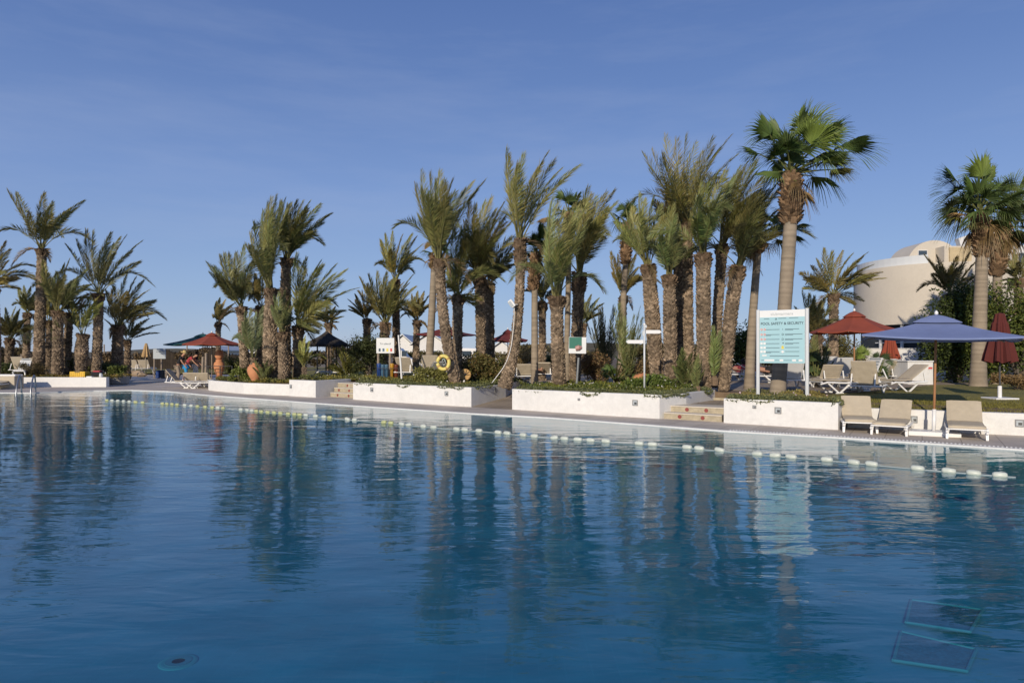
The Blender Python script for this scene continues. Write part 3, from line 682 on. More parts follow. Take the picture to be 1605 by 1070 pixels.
# left bank (behind the long wall)
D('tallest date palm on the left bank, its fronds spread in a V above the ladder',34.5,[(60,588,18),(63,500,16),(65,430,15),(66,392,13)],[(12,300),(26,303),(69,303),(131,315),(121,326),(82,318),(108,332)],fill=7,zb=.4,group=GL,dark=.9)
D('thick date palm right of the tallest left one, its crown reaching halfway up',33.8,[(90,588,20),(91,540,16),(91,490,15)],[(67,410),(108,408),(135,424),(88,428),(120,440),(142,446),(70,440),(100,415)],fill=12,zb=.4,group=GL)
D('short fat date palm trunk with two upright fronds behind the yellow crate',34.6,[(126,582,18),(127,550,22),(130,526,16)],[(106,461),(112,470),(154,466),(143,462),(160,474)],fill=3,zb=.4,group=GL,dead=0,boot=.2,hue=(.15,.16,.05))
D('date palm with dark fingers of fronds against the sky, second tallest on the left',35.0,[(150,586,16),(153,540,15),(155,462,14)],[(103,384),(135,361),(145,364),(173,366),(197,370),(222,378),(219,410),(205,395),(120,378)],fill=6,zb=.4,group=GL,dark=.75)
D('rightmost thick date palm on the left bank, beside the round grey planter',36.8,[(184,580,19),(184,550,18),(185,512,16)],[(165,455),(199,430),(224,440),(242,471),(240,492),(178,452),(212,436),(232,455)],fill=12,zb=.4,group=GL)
D('thin date palm with long low fronds reaching over the lawn right of the left bank',40,[(200,586,11),(200,560,10),(200,535,9)],[(165,502),(232,500),(252,508),(186,500),(210,498),(248,522)],fill=4,zb=.1,group=GL,dead=1,dark=.75)
D('slender date palm with a small ragged crown left of the tallest left one',40,[(40,580,11),(42,530,10),(43,492,9)],[(29,452),(37,449),(48,450),(56,456),(25,470),(60,470)],fill=8,zb=.4,group=GL,dead=3)
D('half hidden date palm trunk between the two front palms on the left',38.5,[(75,582,11),(77,540,10),(78,505,10)],[(66,455),(76,448),(88,452),(96,468)],fill=6,zb=.4,group=GL)
D('leaning dark date palm trunk just right of the thick one on the left',36.2,[(104,584,13),(106,540,12),(109,492,11)],[(95,446),(118,448),(136,462),(140,478),(84,462)],fill=6,zb=.4,group=GL,dark=.8)
D('date palm cut by the left edge of the picture, yellowish fronds coming in',34.0,[(-8,586,16),(-6,520,14),(-10,452,13)],[(14,392),(8,380),(28,436),(24,425),(-30,380),(10,440),(28,452),(12,410)],fill=10,zb=.4,group=GL,hue=(.15,.14,.055))
D('low dark date palm at the left edge behind the pale armchair',37,[(14,584,12),(14,550,12),(16,532,12)],[(-6,490),(8,484),(30,486),(42,500),(-8,510),(46,516),(24,482)],fill=14,zb=.4,group=GL,dark=.5)
# left clump
D('tallest date palm of the left clump, its wide crown blown to the right',29.6,[(447,590,20),(446,500,20),(448,440,17),(449,408,14)],[(465,316),(484,318),(501,321),(518,335),(492,364),(505,350),(474,317),(440,316),(488,345),(455,320)],fill=14,zb=.42,group=GM)
D('thickest scaly trunk of the left clump with feathery fronds straight up',27.8,[(425,597,25),(424,540,26),(424,490,20),(424,455,15)],[(392,368),(397,350),(408,360),(419,318),(424,312),(433,308),(446,314),(384,384),(450,330),(412,332)],fill=12,zb=.42,group=GM,hue=(.115,.13,.06))
D('date palm at the left of the left clump, crown leaning left beyond the red umbrella',30,[(384,584,15),(382,540,15),(378,484,13)],[(325,413),(345,402),(352,399),(358,398),(382,386),(369,398),(336,420),(396,410),(330,430)],fill=10,zb=.42,group=GM)
D('small wind-bent date palm far behind the red umbrella',46,[(342,575,7),(342,540,8),(342,507,8)],[(339,473),(353,470),(369,474),(372,486),(344,468),(362,478)],fill=9,zb=.42,group=GM,dead=1,wind=.3)
D('short straight date palm in front of the thick scaly trunk',27.2,[(444,597,16),(444,560,16),(443,524,13)],[(429,464),(437,460),(446,458),(456,464),(462,474),(425,480)],fill=6,zb=.42,group=GM,dead=0,hue=(.12,.15,.075))
D('broad date palm at the right of the left clump, long fronds over the thatched hut',28.2,[(468,594,18),(468,550,19),(467,515,16)],[(465,400),(479,406),(502,410),(525,416),(541,424),(558,452),(522,470),(494,520),(520,488),(535,440),(478,424)],fill=16,zb=.42,group=GM,hue=(.135,.15,.065))
D('half hidden date palm between the left clump and its leftmost trunk',31,[(409,588,16),(409,540,15),(409,482,13)],[(399,430),(412,424),(388,440),(425,430),(384,456)],fill=6,zb=.42,group=GM)
D('young bluish date palm growing right behind the big clay jar',28.2,[(398,592,9),(398,578,10),(398,562,9)],[(384,490),(392,486),(401,492),(412,482),(410,500),(380,506),(418,505)],fill=4,zb=.42,group=GM,dead=0,boot=.1,hue=(.11,.15,.09))
D('dark thin palm with drooping fronds behind the thatched hut',40,[(516,580,9),(516,540,9),(515,508,10)],[(500,486),(512,480),(525,481),(540,486),(538,496),(496,500),(530,505)],fill=8,zb=.42,group=GM,dark=.45)
D('small green shoot of a palm at the right foot of the left clump',26.6,[(477,596,6),(477,588,7),(477,576,6)],[(470,536),(478,528),(484,536),(488,552),(466,556)],fill=3,zb=.45,group=GM,dead=0,boot=.05,hue=(.14,.17,.06))
# between clump and ring
D('brownish date palm at the left edge of the group behind the recycling board',34,[(576,580,12),(575,540,13),(575,502,10)],[(546,470),(556,462),(567,456),(580,462),(590,470),(548,486)],fill=8,zb=.5,group=GC,hue=(.16,.14,.06))
D('bushy date palm right behind the recycling board',30,[(600,585,17),(601,545,17),(604,508,14)],[(564,437),(577,432),(591,428),(605,428),(622,432),(646,432),(649,451),(562,458),(570,448),(640,445)],fill=14,zb=.5,group=GC)
D('tall thin palm whose crown rises above the one behind the recycling board',31.5,[(622,585,12),(621,520,12),(620,440,10)],[(596,377),(603,368),(615,364),(630,370),(645,368),(661,384),(652,372),(640,396)],fill=7,zb=.5,group=GC,wind=.16,hue=(.15,.15,.055))
D('small date palm in front of the white gabled bungalows',36,[(652,580,11),(652,545,11),(654,504,10)],[(638,472),(645,462),(654,458),(664,458),(675,460),(676,474),(634,482)],fill=10,zb=.5,group=GC)
D('curved date palm that carries the yellow life ring',21.6,[(716,601,20),(703,556,18),(692,475,17),(689,408,17)],[(651,290),(660,269),(673,274),(689,271),(709,283),(728,298),(741,286),(758,285),(655,340),(664,352),(698,290),(746,300),(660,300)],fill=16,zb=.52,group=GC,wind=.12,hue=(.12,.135,.055))
D('date palm just right of the one with the yellow life ring, its crown lower',22.8,[(718,603,16),(716,552,16),(718,465,17)],[(711,358),(722,364),(731,370),(744,388),(742,430),(742,476),(704,420),(700,400),(752,470),(696,440)],fill=8,zb=.52,group=GC,hue=(.12,.14,.055))
D('date palm with a wide crown left of the floodlight cable, lit on its left',23.6,[(755,600,17),(754,549,16),(752,436,17)],[(736,318),(744,322),(770,310),(788,320),(791,340),(728,350),(807,341),(776,330),(760,318),(722,360)],fill=16,zb=.52,group=GC)
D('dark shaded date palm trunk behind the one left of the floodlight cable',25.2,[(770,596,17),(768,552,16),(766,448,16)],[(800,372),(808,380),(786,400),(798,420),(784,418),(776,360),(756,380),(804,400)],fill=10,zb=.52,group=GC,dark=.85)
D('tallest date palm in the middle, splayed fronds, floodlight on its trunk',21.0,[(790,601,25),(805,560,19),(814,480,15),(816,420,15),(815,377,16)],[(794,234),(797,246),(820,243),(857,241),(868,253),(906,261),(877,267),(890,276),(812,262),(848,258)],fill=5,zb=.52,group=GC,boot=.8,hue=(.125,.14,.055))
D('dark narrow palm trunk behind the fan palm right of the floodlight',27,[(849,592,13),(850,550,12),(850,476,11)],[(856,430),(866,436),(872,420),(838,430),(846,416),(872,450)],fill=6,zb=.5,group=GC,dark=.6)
D('short thick palm with a swollen pineapple top and upright fronds',20.2,[(877,603,24),(875,560,23),(872,490,21),(873,468,27)],[(866,312),(874,318),(884,328),(896,330),(906,327),(918,322),(862,400),(900,352),(860,360),(924,340)],fill=9,zb=.52,group=GC,boot=.35,hue=(.135,.16,.07),dead=0)
D('date palm behind the pineapple topped one, its fronds fanning to the right',23.0,[(900,598,20),(904,530,19),(908,430,19)],[(921,296),(934,310),(948,304),(962,300),(966,317),(950,330),(940,350),(925,308),(905,310),(946,368)],fill=12,zb=.52,group=GC,boot=.7,hue=(.14,.155,.07))
D('small far date palm seen between the middle trunks',38,[(915,580,9),(915,540,9),(914,510,9)],[(905,476),(914,464),(926,463),(938,468),(945,476),(940,492)],fill=8,zb=.5,group=GC)
D('dark wind-swept palm behind the fan palm with the reddish collar',33,[(975,590,11),(976,520,11),(977,466,11)],[(957,397),(962,404),(968,400),(984,410),(996,400),(999,420),(1002,436),(960,430),(990,395)],fill=10,zb=.5,group=GC,dark=.6)
# right clump
D('leftmost thick trunk of the right clump behind the arrow signpost',20.3,[(1032,600,22),(1024,520,26),(1020,460,25),(1016,418,20)],[(957,336),(965,350),(981,332),(1002,304),(1011,314),(1024,310),(1036,322),(1042,340),(975,344)],fill=8,zb=.52,group=GR,hue=(.135,.16,.07),dead=1)
D('second trunk from the left in the right clump, shaggy with a narrow crown',19.8,[(1052,602,21),(1050,520,23),(1049,434,19)],[(1039,336),(1047,326),(1055,322),(1060,340),(1067,380),(1034,360),(1074,400),(1030,390)],fill=8,zb=.52,group=GR,hue=(.11,.14,.07),dead=0)
D('tallest date palm of the right clump, crown high over the others',21.2,[(1080,602,18),(1078,480,17),(1078,352,16)],[(1008,242),(1022,238),(1043,215),(1039,244),(1074,215),(1090,225),(1115,219),(1143,215),(1154,244),(1060,222),(1128,236),(1100,240),(1020,270)],fill=20,zb=.52,group=GR,nl=48)
D('massive pale scaly trunk in the middle of the right clump',18.9,[(1104,606,22),(1103,520,25),(1102,400,24)],[(1123,274),(1137,268),(1110,290),(1098,290),(1092,310),(1150,280),(1086,330),(1130,300)],fill=8,zb=.54,group=GR,hue=(.12,.15,.065),dead=0)
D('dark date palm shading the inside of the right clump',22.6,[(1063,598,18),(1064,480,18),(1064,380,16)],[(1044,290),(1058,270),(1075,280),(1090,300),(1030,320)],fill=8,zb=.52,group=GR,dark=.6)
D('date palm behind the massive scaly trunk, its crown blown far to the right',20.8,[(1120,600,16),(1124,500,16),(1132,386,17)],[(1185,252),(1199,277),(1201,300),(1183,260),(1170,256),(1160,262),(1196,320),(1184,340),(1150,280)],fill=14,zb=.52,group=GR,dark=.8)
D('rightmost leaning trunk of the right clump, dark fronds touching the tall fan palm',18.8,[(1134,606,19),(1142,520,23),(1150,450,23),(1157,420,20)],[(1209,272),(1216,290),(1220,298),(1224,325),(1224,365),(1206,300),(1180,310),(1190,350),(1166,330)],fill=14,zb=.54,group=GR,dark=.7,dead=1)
# right-hand background
D('wind-combed date palm in front of the round building',27,[(1306,600,15),(1306,540,15),(1307,464,13)],[(1256,429),(1262,440),(1280,408),(1291,391),(1304,396),(1320,394),(1336,398),(1358,397),(1366,416),(1381,427),(1387,436),(1338,476),(1262,452),(1372,432),(1350,404)],fill=10,zb=.5,group='date palms by the building',wind=.22,hue=(.15,.145,.06),dead=2)
D('lower bushy date palm left of the wind-combed one',25,[(1282,600,14),(1281,560,14),(1281,528,13)],[(1257,458),(1276,466),(1290,470),(1305,478),(1252,490),(1312,500),(1296,462),(1268,462),(1248,510)],fill=16,zb=.5,group='date palms by the building',hue=(.14,.145,.065),dead=1)
D('date palm rising from the dark tree against the yellow stone panel',27.0,[(1492,600,16),(1492,520,15),(1492,462,14)],[(1449,401),(1456,408),(1468,402),(1476,420),(1500,404),(1520,396),(1530,410),(1535,430),(1462,430)],fill=8,zb=.5,group='date palms by the building',dark=.6)
D('date palm at the right edge in front of the white facade',28,[(1600,600,12),(1598,520,12),(1596,440,12)],[(1576,405),(1590,392),(1612,388),(1630,400),(1568,420),(1570,440),(1640,420),(1580,455)],fill=8,zb=.5,group='date palms by the building')
# fan palms (washingtonia type)
Wd=fan_palm
FG=(.09,.14,.032); LG=(.15,.20,.04); BR=(.26,.17,.07)
toC=A([-.1,-1,.25])
Wd('tallest fan palm of all, behind the pool rules board, with a shaggy collar',16.9,[(1218,618,27),(1227,520,25),(1234,420,25),(1240,345,24),(1240,276,20)],
   [(1195,208,42,-.3,FG,toC),(1186,232,34,.2,FG),(1250,206,60,-.25,LG,toC),(1228,205,50,.2,FG,toC),(1275,192,50,.1,LG,toC),(1290,215,42,-.4,FG),(1326,226,62,-.1,FG,A([-.3,-1,.6])),(1306,246,48,.2,(.14,.15,.045)),(1205,246,44,-.3,FG),(1282,256,46,-.5,LG),(1260,232,50,-.6,LG,toC),(1218,240,44,-.6,FG),(1262,182,48,.4,FG,toC),(1305,268,38,-.2,(.15,.15,.05))],
   fill=10,R=.85,pet=.75,boot=1.15,bootw=42,skirt=2,fillel=(-.1,1.3),K=34)
Wd('fan palm with reddish collar left of the right clump',24.5,[(972,590,12),(974,540,12),(978,450,11),(982,385,10),(984,352,9)],[(978,322,18),(992,318,20),(986,330,20),(1000,336,18,.2,BR),(970,338,16)],fill=8,R=.55,pet=.45,boot=1.4,bootw=17,skirt=5)
Wd('smooth fan palm trunk hidden behind the life ring palm',26.5,[(672,598,16),(673,561,15),(678,470,13),(681,400,11)],[(684,375,16),(672,382,14,.2,BR),(692,384,16)],fill=6,R=.5,pet=.4,boot=.5,bootw=17,skirt=6)
Wd('fan palm with green head and brown skirt right of the floodlight',23.5,[(838,594,13),(838,560,13),(838,480,12),(838,428,11),(840,400,10)],[(848,372,24,-.3,FG),(862,380,22),(836,378,20),(856,398,22,-.2,(.17,.16,.06)),(870,410,20,0,BR),(846,360,18)],fill=9,R=.6,pet=.5,boot=1.2,bootw=20,skirt=5)
Wd('thin fan palm behind the pineapple topped one, brown skirt spread wide',24.5,[(889,598,11),(888,560,11),(891,440,10),(892,350,9),(892,335,9)],[(884,310,24,0,FG),(900,312,22,.2,FG),(858,340,26,0,BR),(872,346,22,0,BR),(930,352,26,0,BR),(942,366,22,.1,BR),(910,322,22)],fill=6,R=.6,pet=.5,boot=.6,bootw=17,skirt=5)
Wd('smooth fan palm trunk between the right clump and the pool rules board',20.2,[(1174,598,18),(1178,520,16),(1184,440,14),(1190,370,13)],[(1238,350,30,.3,(.08,.11,.045)),(1252,366,30,.4,(.08,.11,.045)),(1262,348,28,.4,FG),(1196,345,26,.1,BR),(1172,340,24,.2),(1214,356,26,.3,BR)],fill=8,R=.6,pet=.7,boot=.5,bootw=24,skirt=5)
Wd('fan palm growing out of the lawn at the right, collar bare and brown',21.5,[(1533,602,27),(1535,520,24),(1538,440,21),(1540,383,20),(1536,340,17)],
   [(1478,325,30,-.2,(.10,.12,.05),A([0,-.3,1])),(1490,276,36,-.1,FG),(1500,292,38,.1,FG),(1530,272,44,-.3,LG,toC),(1556,276,40,.1,LG,toC),(1512,300,40,-.4,FG),(1576,286,38,.2,FG),(1520,352,26,-.2,(.16,.15,.06)),(1508,335,28,0,BR)],
   fill=20,R=.9,pet=.8,boot=1.25,bootw=34,skirt=4,fillel=(-.3,1.3),group='fan palms with smooth trunks')
Wd('second fan palm at the right edge, its yellowing head behind the first',24.5,[(1562,600,19),(1562,520,17),(1563,450,16),(1563,415,14),(1574,350,12)],
   [(1588,292,40,0,LG),(1604,284,40,.1,LG),(1580,316,38,-.3,(.17,.18,.05)),(1600,330,44,-.2,(.18,.18,.05)),(1596,362,42,-.1,(.22,.19,.06)),(1618,300,40),(1580,372,34,0,(.25,.19,.08)),(1610,360,40,0,(.2,.18,.06))],
   fill=14,R=.95,pet=.9,boot=1.9,bootw=28,skirt=8,fillel=(-.7,1.2))
# ------------------------------------------------------------------ low palms
LP=low_palm
LP('yellow green young palm beside the thatched hut',G(545,592,.5),[(520,560),(528,548),(540,544),(553,544),(566,552),(572,566),(515,574),(548,550),(576,578)],30,hue=(.20,.21,.05),fill=22)
LP('young palm with blue green fronds at the left end of the left bank',G(44,582,.42),[(31,519),(36,524),(57,505),(52,512),(60,520),(44,530)],34,hue=(.15,.16,.05),fill=3)
LP('tuft of palm fronds held against the thick left palm trunk',G(92,586,.42),[(88,506),(95,506),(99,512),(84,514),(92,502)],33.2,hue=(.15,.17,.05),fill=4)
LP('young palm at the foot of the tallest right clump trunk',G(1074,611,.53),[(1062,560),(1068,548),(1078,556),(1058,575),(1086,566),(1064,552)],19,hue=(.13,.17,.055),fill=9)
LP('bright green palm shoot on the rightmost leaning trunk',A([X_(1120,18.6),18.6,.75]),[(1117,520),(1121,514),(1125,522),(1129,532),(1113,536)],18.6,hue=(.16,.22,.06),fill=6)
LP('young palm behind the upper arrow of the signpost',A([X_(984,22),22,.55]),[(962,486),(968,480),(976,500),(990,498),(1000,486),(1003,502),(957,504),(972,478)],22,hue=(.15,.18,.06),fill=5)
LP('dark feathery young palm left of the reddish collared fan palm',A([X_(950,27),27,.5]),[(926,490),(936,482),(946,484),(962,480),(970,496),(920,506),(974,510),(930,498)],27,hue=(.12,.12,.055),fill=12)
LP('young palm left of the lounge chairs behind the red umbrella pole',A([X_(1283,22),22,.5]),[(1262,540),(1270,530),(1283,526),(1296,534),(1304,548),(1258,556)],22,hue=(.13,.15,.05),fill=14)
LP('green shoots at the foot of the massive scaly trunk',A([X_(1092,18.2),18.2,.54]),[(1086,565),(1092,558),(1098,566),(1080,580),(1104,580)],18.2,hue=(.15,.18,.06),fill=5)
LP('low shoots round the thickest trunk of the left clump',A([X_(412,27.2),27.2,.42]),[(404,566),(410,570),(418,564),(424,572),(400,576),(430,574)],27.2,hue=(.13,.15,.05),fill=10)
# low fan palms
def low_fan(label,base,Y,fans,R,n=9,hue=FG):
    b=A(base,float); e=empty('low_fan_palm',b,label,'young palm','low fan palms in the beds'); mb=MB()
    for u,v,r in fans: fan_leaf(mb,b+UP*.15,W(u,v,Y)+A([0,rng.uniform(-.3,.3),0]),r/F*Y,A(hue)*rng.uniform(.8,1.3),K=26,nrmv=toC+rng.normal(0,.3,3),spread=1.5)
    for i in range(n):
        a=i*2.4; el=rng.uniform(.2,1.2); Dv=A([math.cos(a)*math.cos(el),math.sin(a)*math.cos(el),math.sin(el)])
        fan_leaf(mb,b+UP*.15,b+UP*.15+Dv*R,R*.8,A(hue)*rng.uniform(.7,1.2),K=22)
    o=mb.build('leaves',M['frond'],None,loc=b); o.parent=e; o.location=(0,0,0)
    o=smooth_trunk([[0,0,-.05],[0,0,.1],[0,0,.25]],[.09,.08,.06],k=10).build('stump',M['trunk']); o.parent=e
low_fan('low fan palm with spiky leaves in the bed left of the arrow signpost',G(965,606,.5),20.6,[(955,575,14),(972,572,15),(984,577,14),(948,583,12),(968,564,14),(990,586,10)],.45)
low_fan('bright fan palm beside the dark one under the red umbrella',A([X_(1352,24),24,.5]),24,[(1348,552,18),(1356,556,18),(1344,562,14)],.4,6,LG)
low_fan('dark fan palm right of the bright one near the stacked loungers',A([X_(1374,23),23,.5]),23,[(1368,560,14),(1382,562,16),(1376,570,14),(1390,570,12)],.4,8,(.05,.08,.03))
low_fan('dark green fan palm behind the pool rules board post',A([X_(1279,21.5),21.5,.5]),21.5,[(1270,566,14),(1288,566,14),(1280,560,12)],.4,8,(.06,.09,.03))
# ------------------------------------------------------------------ shrubs and trees
S_=shrub
S_('shrub','tall rusty green shrub between the life ring palm and the cable',(X_(745,23),23.0,.5),(1.05,.8,1.15),(.10,.10,.035),n=6000,leaf=.10,hl=((.22,.14,.05),.2),clumps=16,group='shrubs in the middle bed',asp=.4)
S_('shrub','dark shrub just right of the amber disc lamp',(X_(778,23.4),23.4,.5),(.85,.7,.95),(.075,.085,.03),n=4000,leaf=.09,clumps=12,group='shrubs in the middle bed',hl=((.2,.13,.06),.15))
S_('shrub','low yellow green shrub under the life ring',(X_(672,22.4),22.4,.52),(.75,.5,.55),(.14,.15,.045),n=3000,leaf=.08,clumps=12,group='shrubs in the middle bed')
S_('shrub','dark green shrub behind the recycling board posts',(X_(580,29),29,.5),(1.0,.8,1.7),(.045,.06,.022),n=5000,leaf=.11,clumps=14,group='shrubs in the middle bed')
S_('shrub','bare grey twiggy bush right of the thatched hut',(X_(548,33),33,.5),(1.1,.9,2.1),(.12,.10,.085),n=1800,leaf=.07,clumps=14,stems=26,group='shrubs in the middle bed',asp=.25)
S_('shrub','rusty dry bush behind the photo sign',(X_(935,24),24,.5),(1.0,.8,1.1),(.17,.13,.06),n=4200,leaf=.10,clumps=14,group='shrubs in the middle bed',hl=((.28,.16,.08),.3),asp=.35)
S_('shrub','dry brown bush behind the low arrow of the signpost',(X_(1000,22.5),22.5,.5),(.8,.7,1.0),(.15,.115,.055),n=3600,leaf=.09,clumps=12,group='shrubs in the middle bed',asp=.35)
S_('shrub','flowering green bush at the foot of the arrow signpost',(X_(1010,18.4),18.4,.53),(.9,.5,.42),(.10,.15,.035),n=4000,leaf=.07,clumps=14,group='shrubs in the middle bed',flowers=((.7,.66,.62),60))
S_('shrub','light brown bush behind the fan palm right of the floodlight',(X_(822,29.5),29.5,.5),(.9,.7,1.35),(.18,.14,.06),n=2600,leaf=.10,clumps=10,group='shrubs in the middle bed',asp=.35)
S_('shrub','dark shrub behind the middle terrace loungers',(X_(866,31),31,.5),(.7,.7,1.1),(.05,.075,.025),n=2000,leaf=.11,clumps=9,group='shrubs in the middle bed')
S_('tree','round leafy green tree behind the fan palm trunk left of the pool rules board',(X_(1156,30),30,.5),(1.0,.9,2.7),(.045,.075,.02),n=6000,leaf=.13,clumps=16,cat='tree',stems=5,hl=((.12,.15,.03),.12))
S_('shrub','small bush on the soil left of the big clay jar',(X_(377,28),28,.42),(.45,.4,.55),(.10,.13,.03),n=1400,leaf=.09,clumps=8,group='shrubs in the left beds')
S_('shrub','olive shrub on the lawn behind the clay jars',(X_(372,33),33,.42),(.7,.6,1.0),(.09,.11,.035),n=1600,leaf=.11,clumps=9,group='shrubs in the left beds')
S_('shrub','green leafy plant in the round grey planter',(-20.45,35.3,.38),(.5,.5,.5),(.10,.13,.035),n=1500,leaf=.12,clumps=8,group='shrubs in the left beds')
S_('shrub','dark low bush at the left edge behind the chairs',(X_(10,36),36,.42),(1.5,.8,.75),(.06,.08,.028),n=3000,leaf=.12,clumps=12,group='shrubs in the left beds')
S_('shrub','rounded bush behind the yellow crate',(X_(112,36.5),36.5,.42),(1.1,.7,.85),(.08,.09,.032),n=2600,leaf=.12,clumps=10,group='shrubs in the left beds')
S_('shrub','spiky plants by the foot of the rightmost palm on the left bank',(X_(170,36),36,.42),(.9,.6,.6),(.10,.12,.04),n=2200,leaf=.16,clumps=9,group='shrubs in the left beds',asp=.2)
S_('shrub','dark brush beneath the tallest left palm',(X_(50,33.6),33.6,.42),(.8,.5,.65),(.07,.06,.03),n=2400,leaf=.14,clumps=9,group='shrubs in the left beds',asp=.2)
S_('tree','large dark leafy tree behind the blue umbrella, branches reaching to the building',(X_(1504,25),25,.5),(1.6,1.4,3.3),(.04,.06,.018),n=26000,leaf=.12,clumps=34,cat='tree',stems=9,hl=((.09,.12,.02),.12),loose=.5)
S_('tree','bright leafy tree at the right edge behind the closed red umbrella',(X_(1598,23.5),23.5,.5),(1.9,1.4,3.1),(.07,.10,.024),n=22000,leaf=.12,clumps=22,cat='tree',stems=8,hl=((.16,.18,.03),.2),loose=.5)
S_('shrub','brown dry bush at the foot of the right fan palms',(X_(1596,19.5),19.5,.5),(.8,.6,.6),(.18,.13,.06),n=2200,leaf=.09,clumps=9,asp=.3)
S_('shrub','grey green flower bush left of the low white wall',(X_(1398,26),26,.5),(1.3,.9,.8),(.09,.09,.06),n=2600,leaf=.10,clumps=11,flowers=((.55,.3,.3),50))
S_('shrub','tall pale bush behind the lower date palm by the building',(X_(1300,28.5),28.5,.5),(1.3,1.0,1.9),(.12,.12,.045),n=4500,leaf=.13,clumps=13,asp=.3)
S_('shrub','pale grey rock plants in front of the building corner',(X_(1335,29.5),29.5,.5),(1.1,.8,1.3),(.14,.13,.075),n=2400,leaf=.12,clumps=9,asp=.3)
# far hedges closing the view
for i,(u0,u1,Y,h,c,lab) in enumerate([(480,600,48,1.9,(.10,.085,.045),'brown scrub hedge far behind the thatched hut'),(600,760,60,1.5,(.09,.09,.04),'low hedge in front of the white bungalows'),(760,960,52,1.9,(.10,.095,.045),'far hedge glimpsed between the middle palms'),(960,1180,46,2.2,(.085,.085,.04),'far hedge behind the right clump'),(1180,1345,44,2.0,(.09,.10,.04),'far hedge left of the round building')]):
    x0,x1=X_(u0,Y),X_(u1,Y); S_('hedge',lab,((x0+x1)/2,Y,.45),((x1-x0)/2*1.15,1.2,h),c,n=int((x1-x0)*520),leaf=.22,clumps=int((x1-x0)*2.2),cat='hedge',stems=8,hl=((.17,.14,.06),.2),loose=.22)
# ground cover (nobody could count it)
def in_poly(P,poly):
    x,y=P[:,0],P[:,1]; ins=np.zeros(len(P),bool); n=len(poly)
    for i in range(n):
        x0,y0=poly[i];x1,y1=poly[(i+1)%n]
        c=((y0>y)!=(y1>y))&(x<(x1-x0)*(y-y0)/(y1-y0+1e-12)+x0); ins^=c
    return ins
def cover(name,label,poly,z,n,leaf,col,hl=None,hgt=.12,flowers=None,asp=.5,patch=None,kind='stuff',ecut=None):
    P=A(poly,float); lo=P.min(0);hi=P.max(0)
    Q=rng.uniform(lo,hi,(int(n*3),2)); Q=Q[in_poly(Q,poly)][:n]
    bump=(np.sin(Q[:,0]*2.3+1)*np.cos(Q[:,1]*2.9)+np.sin(Q[:,0]*5.1+Q[:,1]*3.3)*.6)
    h=hgt*(.65+.35*bump)*rng.random(len(Q))**.6
    pts=np.c_[Q,z+np.clip(h,0,None)]
    mb=MB(); 
    tone=.5+.5*np.sin(Q[:,0]*3.1+Q[:,1]*1.7)*np.cos(Q[:,1]*2.2-Q[:,0])
    a=tone>.5
    leaf_cloud(mb,pts[a],leaf,A(col)*A([1.75,1.35,.9]),hl=hl,asp=asp); leaf_cloud(mb,pts[~a],leaf,A(col)*A([1.05,1.02,1.0]),hl=hl,asp=asp)
    if flowers: k=rng.integers(0,len(pts),flowers[1]); leaf_cloud(mb,pts[k]+A([0,-.02,.05]),leaf*.8,flowers[0],asp=1)
    return tag(mb.build(name,M['leaf']),label,None,None,kind)
cover('ground_cover','',[(-8.1,25.6),(-5.8,26.5),(-5.2,23.5),(-3.3,21.95),(-1.35,20.4),(-.45,22),(.4,25.8),(-2,27),(-8,29)],.53,26000,.08,(.13,.145,.045),hl=((.24,.25,.09),.25),hgt=.20,flowers=((.6,.55,.5),120))
cover('ground_cover','',[(.2,19.4),(1.9,17.95),(3.5,16.7),(5.5,18.9),(4.6,21.5),(1.2,21.4)],.53,26000,.065,(.095,.13,.03),hl=((.20,.20,.05),.25),hgt=.20,flowers=((.7,.66,.62),160))
cover('ground_cover','',[(4.95,15.7),(5.9,14.95),(6.62,14.35),(7.15,15.1),(7.4,17.6),(6.4,18.2),(5.7,16.8)],.52,20000,.055,(.15,.155,.07),hl=((.28,.26,.09),.25),hgt=.13,flowers=((.6,.45,.5),60))
cover('ground_cover','',[(-12.9,29.6),(-10.4,27.1),(-8.4,25.9),(-8.0,28),(-11.5,31.5)],.42,12000,.09,(.12,.13,.04),hl=((.2,.19,.06),.2),hgt=.15)
cover('ground_cover','',[(-30,32.7),(-19.5,32.7),(-19.5,35),(-30,35.5)],.41,9000,.10,(.15,.14,.05),hgt=.14)
# trailing fringe over the planter rims
def fringe(pts,z,n,leaf,col,drop=.12):
    P=A(pts,float); seg=np.linalg.norm(np.diff(P,axis=0),axis=1); cum=np.r_[0,np.cumsum(seg)]
    s=rng.random(n)*cum[-1]; x=np.interp(s,cum,P[:,0]); y=np.interp(s,cum,P[:,1])
    w=np.clip(np.sin(s*3.1)+np.sin(s*7.7+1)*.6,0,None)
    off=rng.random(n)
    d=nrm(P[-1]-P[0]); nn=A([-d[1],d[0]])
    q=np.c_[x+nn[0]*(.20-.24*off*(w>0.3)),y+nn[1]*(.20-.24*off*(w>.3)),z+.07*(1-off)-drop*w*off*.5*(off>.8)]
    mb=MB(); leaf_cloud(mb,q,leaf,col,hl=((.25,.25,.10),.25)); return mb
for pts,z,n in (([(-5.4,23.4),(-3.4,21.72),(-1.2,20.08)],.57,4200),([(-1.1,20.2),(-.15,22),(.5,25)],.57,2200),([(.1,19.2),(1.8,17.7),(3.54,16.4)],.57,4600),([(3.6,16.45),(4.35,17.05),(5.55,18.7)],.57,4200),([(4.85,15.45),(5.85,14.65),(6.63,14.04)],.55,3600),([(6.72,14.06),(7.2,14.75)],.55,700)):
    tag(fringe(pts,z,n,.055,(.13,.15,.07)).build('ground_cover',M['leaf']),kind='stuff')
